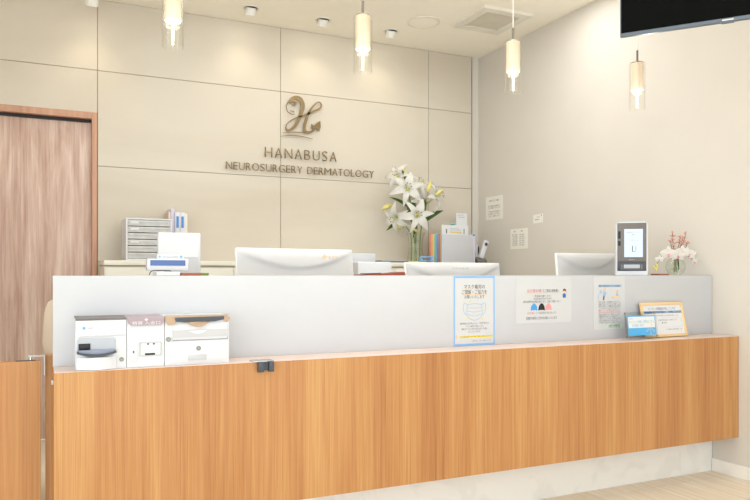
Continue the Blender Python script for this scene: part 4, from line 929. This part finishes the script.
s5 = thing('lily_stem', 'white lily stem with the rear bloom reaching up between the buds', 'flowers', base)
stemline(s5, [(0.010, 0.034, 0.02), (0.010, 0.036, 0.18), (0.008, 0.046, 0.262), (0.005, 0.110, 0.42), (0.010, 0.140, 0.56)])
lily_bloom(s5, (0.056, 0.115, 0.666), (.20, -.75, .62), 0.118, 0.55); stalk(s5, (0.010, 0.140, 0.56), (0.056, 0.115, 0.666))
lily_bloom(s5, (0.049, 0.060, 0.554), (.35, -.85, -.1), 0.080, 0.2); stalk(s5, (0.006, 0.115, 0.46), (0.049, 0.060, 0.554))
lleaf(s5, (0.010, 0.142, 0.58), (-0.030, 0.120, 0.79), 0.035); lleaf(s5, (0.004, 0.085, 0.38), (0.060, 0.130, 0.56), 0.060); lleaf(s5, (0.004, 0.080, 0.36), (-0.035, 0.090, 0.50), 0.050)

# coloured folders and files at the right
def folder(x, m, label, w=0.011, h=0.255, g='coloured folders beside the clear file box'):
    b = MB(); b.box(-w/2, w/2, 0, 0.18, 0, h, bev=0.0015)
    q = (x-3.0)*0.90
    tag(b.build('colour_folder', m, None, loc=(3.035+q*0.866, 5.335-q*0.5, CZ1), rot=(0, 0, -PI/6)), label, 'folder', g)
for k, (m, nm) in enumerate((('f1', 'coral red'), ('f6', 'orange'), ('f2', 'yellow'), ('f3', 'green'), ('f4', 'blue'), ('f5', 'purple'))):
    folder(3.002+k*0.0145, M[m], '%s folder standing in the row left of the clear file box' % nm, 0.0125, 0.258-(k % 3)*0.003)
folder(3.092, M['f1'], 'salmon folder standing right of the purple one in the row', 0.011, 0.256)
folder(3.106, M['f2'], 'pale gold folder, right of the salmon one in the row', 0.013, 0.256)
folder(3.122, M['f7'], 'pale blue folder, rightmost in the row beside the clear file box', 0.014, 0.256)
t = thing('file_box', 'large pale grey translucent file holder standing in front of the coloured papers', 'file holder', (3.235, 5.200, CZ1), math.radians(-8))
box('front_sheet', M['device2'], t, -0.142, 0.142, 0.0, 0.006, 0, 0.245, bev=0.002)
box('side_edge', M['lilac'], t, 0.142, 0.162, 0.0, 0.10, 0, 0.255, bev=0.002)
box('blue_tab', M['labelblue'], t, 0.140, 0.158, -0.0015, 0.0, 0.236, 0.250)
box('inner_sheet', M['f7'], t, -0.150, -0.142, 0.0, 0.018, 0, 0.250)
t = thing('document_tray', 'white printed document standing up behind the grey file holder', 'document', (3.250, 5.245, CZ1))
box('sheet', M['paper'], t, -0.150, 0.118, 0, 0.012, 0, 0.328, bev=0.001, smooth=False)
bars([(-0.11, -0.098, 0.255, 0.295), (0.07, 0.078, 0.255, 0.30)], -0.0004, 'print_mark', M['inklight'], t); bars([(-0.07, 0.05, 0.262, 0.275)], -0.0004, 'yellow_band', M['f2'], t)
bars([(-0.07, 0.04, 0.284, 0.290), (-0.07, 0.02, 0.298, 0.302)], -0.0004, 'print_line', M['tray'], t)
t = thing('note_card', 'small square white note clipped upright above the standing document', 'note', (3.395, 5.40, CZ1))
b = MB(); b.box(-0.055, 0.06, 0, 0.001, 0.34, 0.452); b.build('note_paper', M['paper'], t, rot=(0, 0, 0), smooth=False)
b = MB(); b.cyl((0, 0.004, 0), (0, 0.004, 0.40), 0.002, seg=8); b.cyl((0, 0.004, 0), (0, 0.004, 0.01), 0.03); b.build('holder_wire', M['chrome'], t)
lettering([('お知らせ', -0.01, 0.43, 0.008, 0.06), ('受付時間の変更', 0, 0.412, 0.006, 0.07)], M['inklight'], t, -0.0005)
tag(MB().ball((3.210, 5.252, CZ1+0.3405), 0.012, (2.2, 0.8, 0.9), 12).build('paper_clip', M['teal'], None), 'teal clip on top of the standing document', 'clip')
# telephone
t = thing('cordless_phone', 'white cordless handset leaning in a dark cradle beside the right wall', 'telephone', (3.500, 5.215, CZ1))
b = MB(); b.prismx([(-0.035, 0), (0.05, 0), (0.05, 0.055), (-0.01, 0.04), (-0.035, 0.02)], -0.075, 0.022); b.build('cradle', M['kgrey'], t, smooth=False)
b = MB(); b.box(-0.022, 0.022, -0.012, 0.012, 0, 0.165, bev=0.006, mtx=Matrix.Translation((-0.022, 0, 0.045)) @ Matrix.Rotation(0.38, 4, 'Y')); hs = b.build('handset', M['device'], t)
b = MB(); b.box(-0.014, 0.014, -0.0135, -0.0115, 0.118, 0.145, mtx=Matrix.Translation((-0.022, 0, 0.045)) @ Matrix.Rotation(0.38, 4, 'Y')); b.build('handset_screen', M['slate'], hs)
t = thing('desk_phone', 'black and white phone receiver just left of the cordless handset', 'telephone', (3.500, 5.33, CZ1))
b = MB(); b.box(-0.012, 0.012, -0.02, 0.02, 0, 0.165, bev=0.004); b.build('receiver', M['device'], t)
b = MB(); b.ball((0.020, 0, 0.12), 0.028, (0.5, 0.8, 1.5), 14); b.build('earpiece', M['black'], t)
tag(MB().tube(smoothpath([(3.528, 5.24, CZ1+0.02), (3.60, 5.30, CZ1-0.02), (3.64, 5.38, CZ1-0.10), (3.65, 5.5, CZ1-0.3), (3.66, 5.58, CZ1-0.6)], 6), 0.004, 6).build('phone_cable', M['black'], None), 'black phone cable hanging off the end of the back cabinet', 'cable')

# ================================================================ WALL NOTES on the right wall
def wallnote(y0, y1, z0, z1, label, lines, ink, skew=0.0):
    t = thing('wall_note', label, 'note', (XW, (y0+y1)/2, z0), -PI/2); w = (y1-y0)/2
    b = MB(); b.prism([(-w, 0), (w, skew), (w, z1-z0+skew), (-w, z1-z0)], -0.0015, 0.0); b.build('paper_sheet', M['notepaper'], t, smooth=False)
    lettering(lines, ink, t, -0.0019); return t
H1 = 0.210
wallnote(5.217, 5.485, 1.706, 1.918, 'upper left white printed notice on the right wall, nearest the corner', [('お知らせとお願い', 0, 0.165, 0.016, 0.17), ('受付時間は診療終了の', 0, 0.118, 0.012, 0.19), ('三十分前までとなります', 0, 0.100, 0.012, 0.19), ('ご予約の方は時間まで', 0, 0.066, 0.012, 0.19), ('にお越しください。', 0, 0.046, 0.012, 0.19), ('よろしくお願いします', 0, 0.026, 0.012, 0.17)], M['inklight'])
t = wallnote(4.857, 5.105, 1.425, 1.600, 'lower white sheet with two columns of print on the right wall', [('連絡', -0.06, 0.148, 0.011, 0.03), ('内線', 0.04, 0.148, 0.011, 0.03)]+[('診察 処置 %d' % (k+1), -0.055, 0.118-k*0.018, 0.010, 0.075) for k in range(6)]+[('受付 会計 %d' % (k+1), 0.045, 0.118-k*0.018, 0.010, 0.075) for k in range(6)], M['inklight'])
t = wallnote(4.658, 4.785, 1.630, 1.702, 'smallest note with a red dot, pinned at the right on the right wall', [('メモ', 0.0, 0.046, 0.012, 0.05), ('電話番号', -0.01, 0.026, 0.009, 0.06)], M['inklight'], 0.004)
MB().cyl((0.045, -0.0025, 0.062), (0.045, -0.0015, 0.062), 0.006, seg=12).build('red_dot', M['red'], t)

# ================================================================ OFFICE CHAIR behind the left end
t = thing('office_chair', 'beige office chair, its curved back peeking out left of the counter panel', 'chair', (0.22, 3.86, 0))
b = MB()
out = [(-0.215, 0.86), (-0.20, 0.80), (-0.16, 0.755), (0.16, 0.755), (0.20, 0.80), (0.215, 0.90), (0.205, 1.03), (0.185, 1.075), (-0.185, 1.075), (-0.205, 1.02)]
out = [(x-0.015, z+0.0) for x, z in out]
b.prism(out, -0.028, 0.020); bmesh.ops.bevel(b.bm, geom=[e for e in b.bm.edges], offset=0.008, segments=2, affect='EDGES'); b.build('backrest', M['fabric'], t)
b = MB(); b.box(-0.22, 0.22, 0.05, 0.48, 0.44, 0.50, bev=0.02, seg=3); b.build('seat', M['fabric'], t)
b = MB(); b.tube(smoothpath([(0, 0.25, 0.43), (0, 0.0, 0.43), (0, -0.045, 0.5), (0, -0.04, 0.9)], 5), 0.016); b.build('back_support', M['chairgrey'], t)
b = MB(); b.cyl((0, 0.25, 0.10), (0, 0.25, 0.44), 0.025)
b.build('gas_post', M['chairgrey'], t)
for k in range(5):
    a = 2*PI*k/5+0.65; e = (0.19*math.cos(a), 0.25+0.19*math.sin(a), 0.07)
    lg = MB().tube([(0, 0.25, 0.12), e], [0.024, 0.014]).build('base_leg', M['chairgrey'], t)
    MB().cyl((e[0]-0.012, e[1], 0.027), (e[0]+0.012, e[1], 0.027), 0.027).build('caster', M['slate'], lg)

# things rest with a hair of clearance on the surface below them
bpy.context.view_layer.update()
for o in list(COL.objects):
    if o.parent or o.get('kind') == 'structure' or 'label' not in o: continue
    if o['category'] in ('reception counter', 'desk', 'cabinet', 'sign', 'spotlight', 'pendant lamp', 'television', 'speaker', 'vent', 'gate', 'bracket', 'board', 'chair') and o.name != 'card_stand': continue
    if o['category'] in ('poster',): o.location.y -= 0.0005; continue
    if o['category'] == 'note' and o.name.startswith('wall_note'): continue
    o.location.z += 0.0006
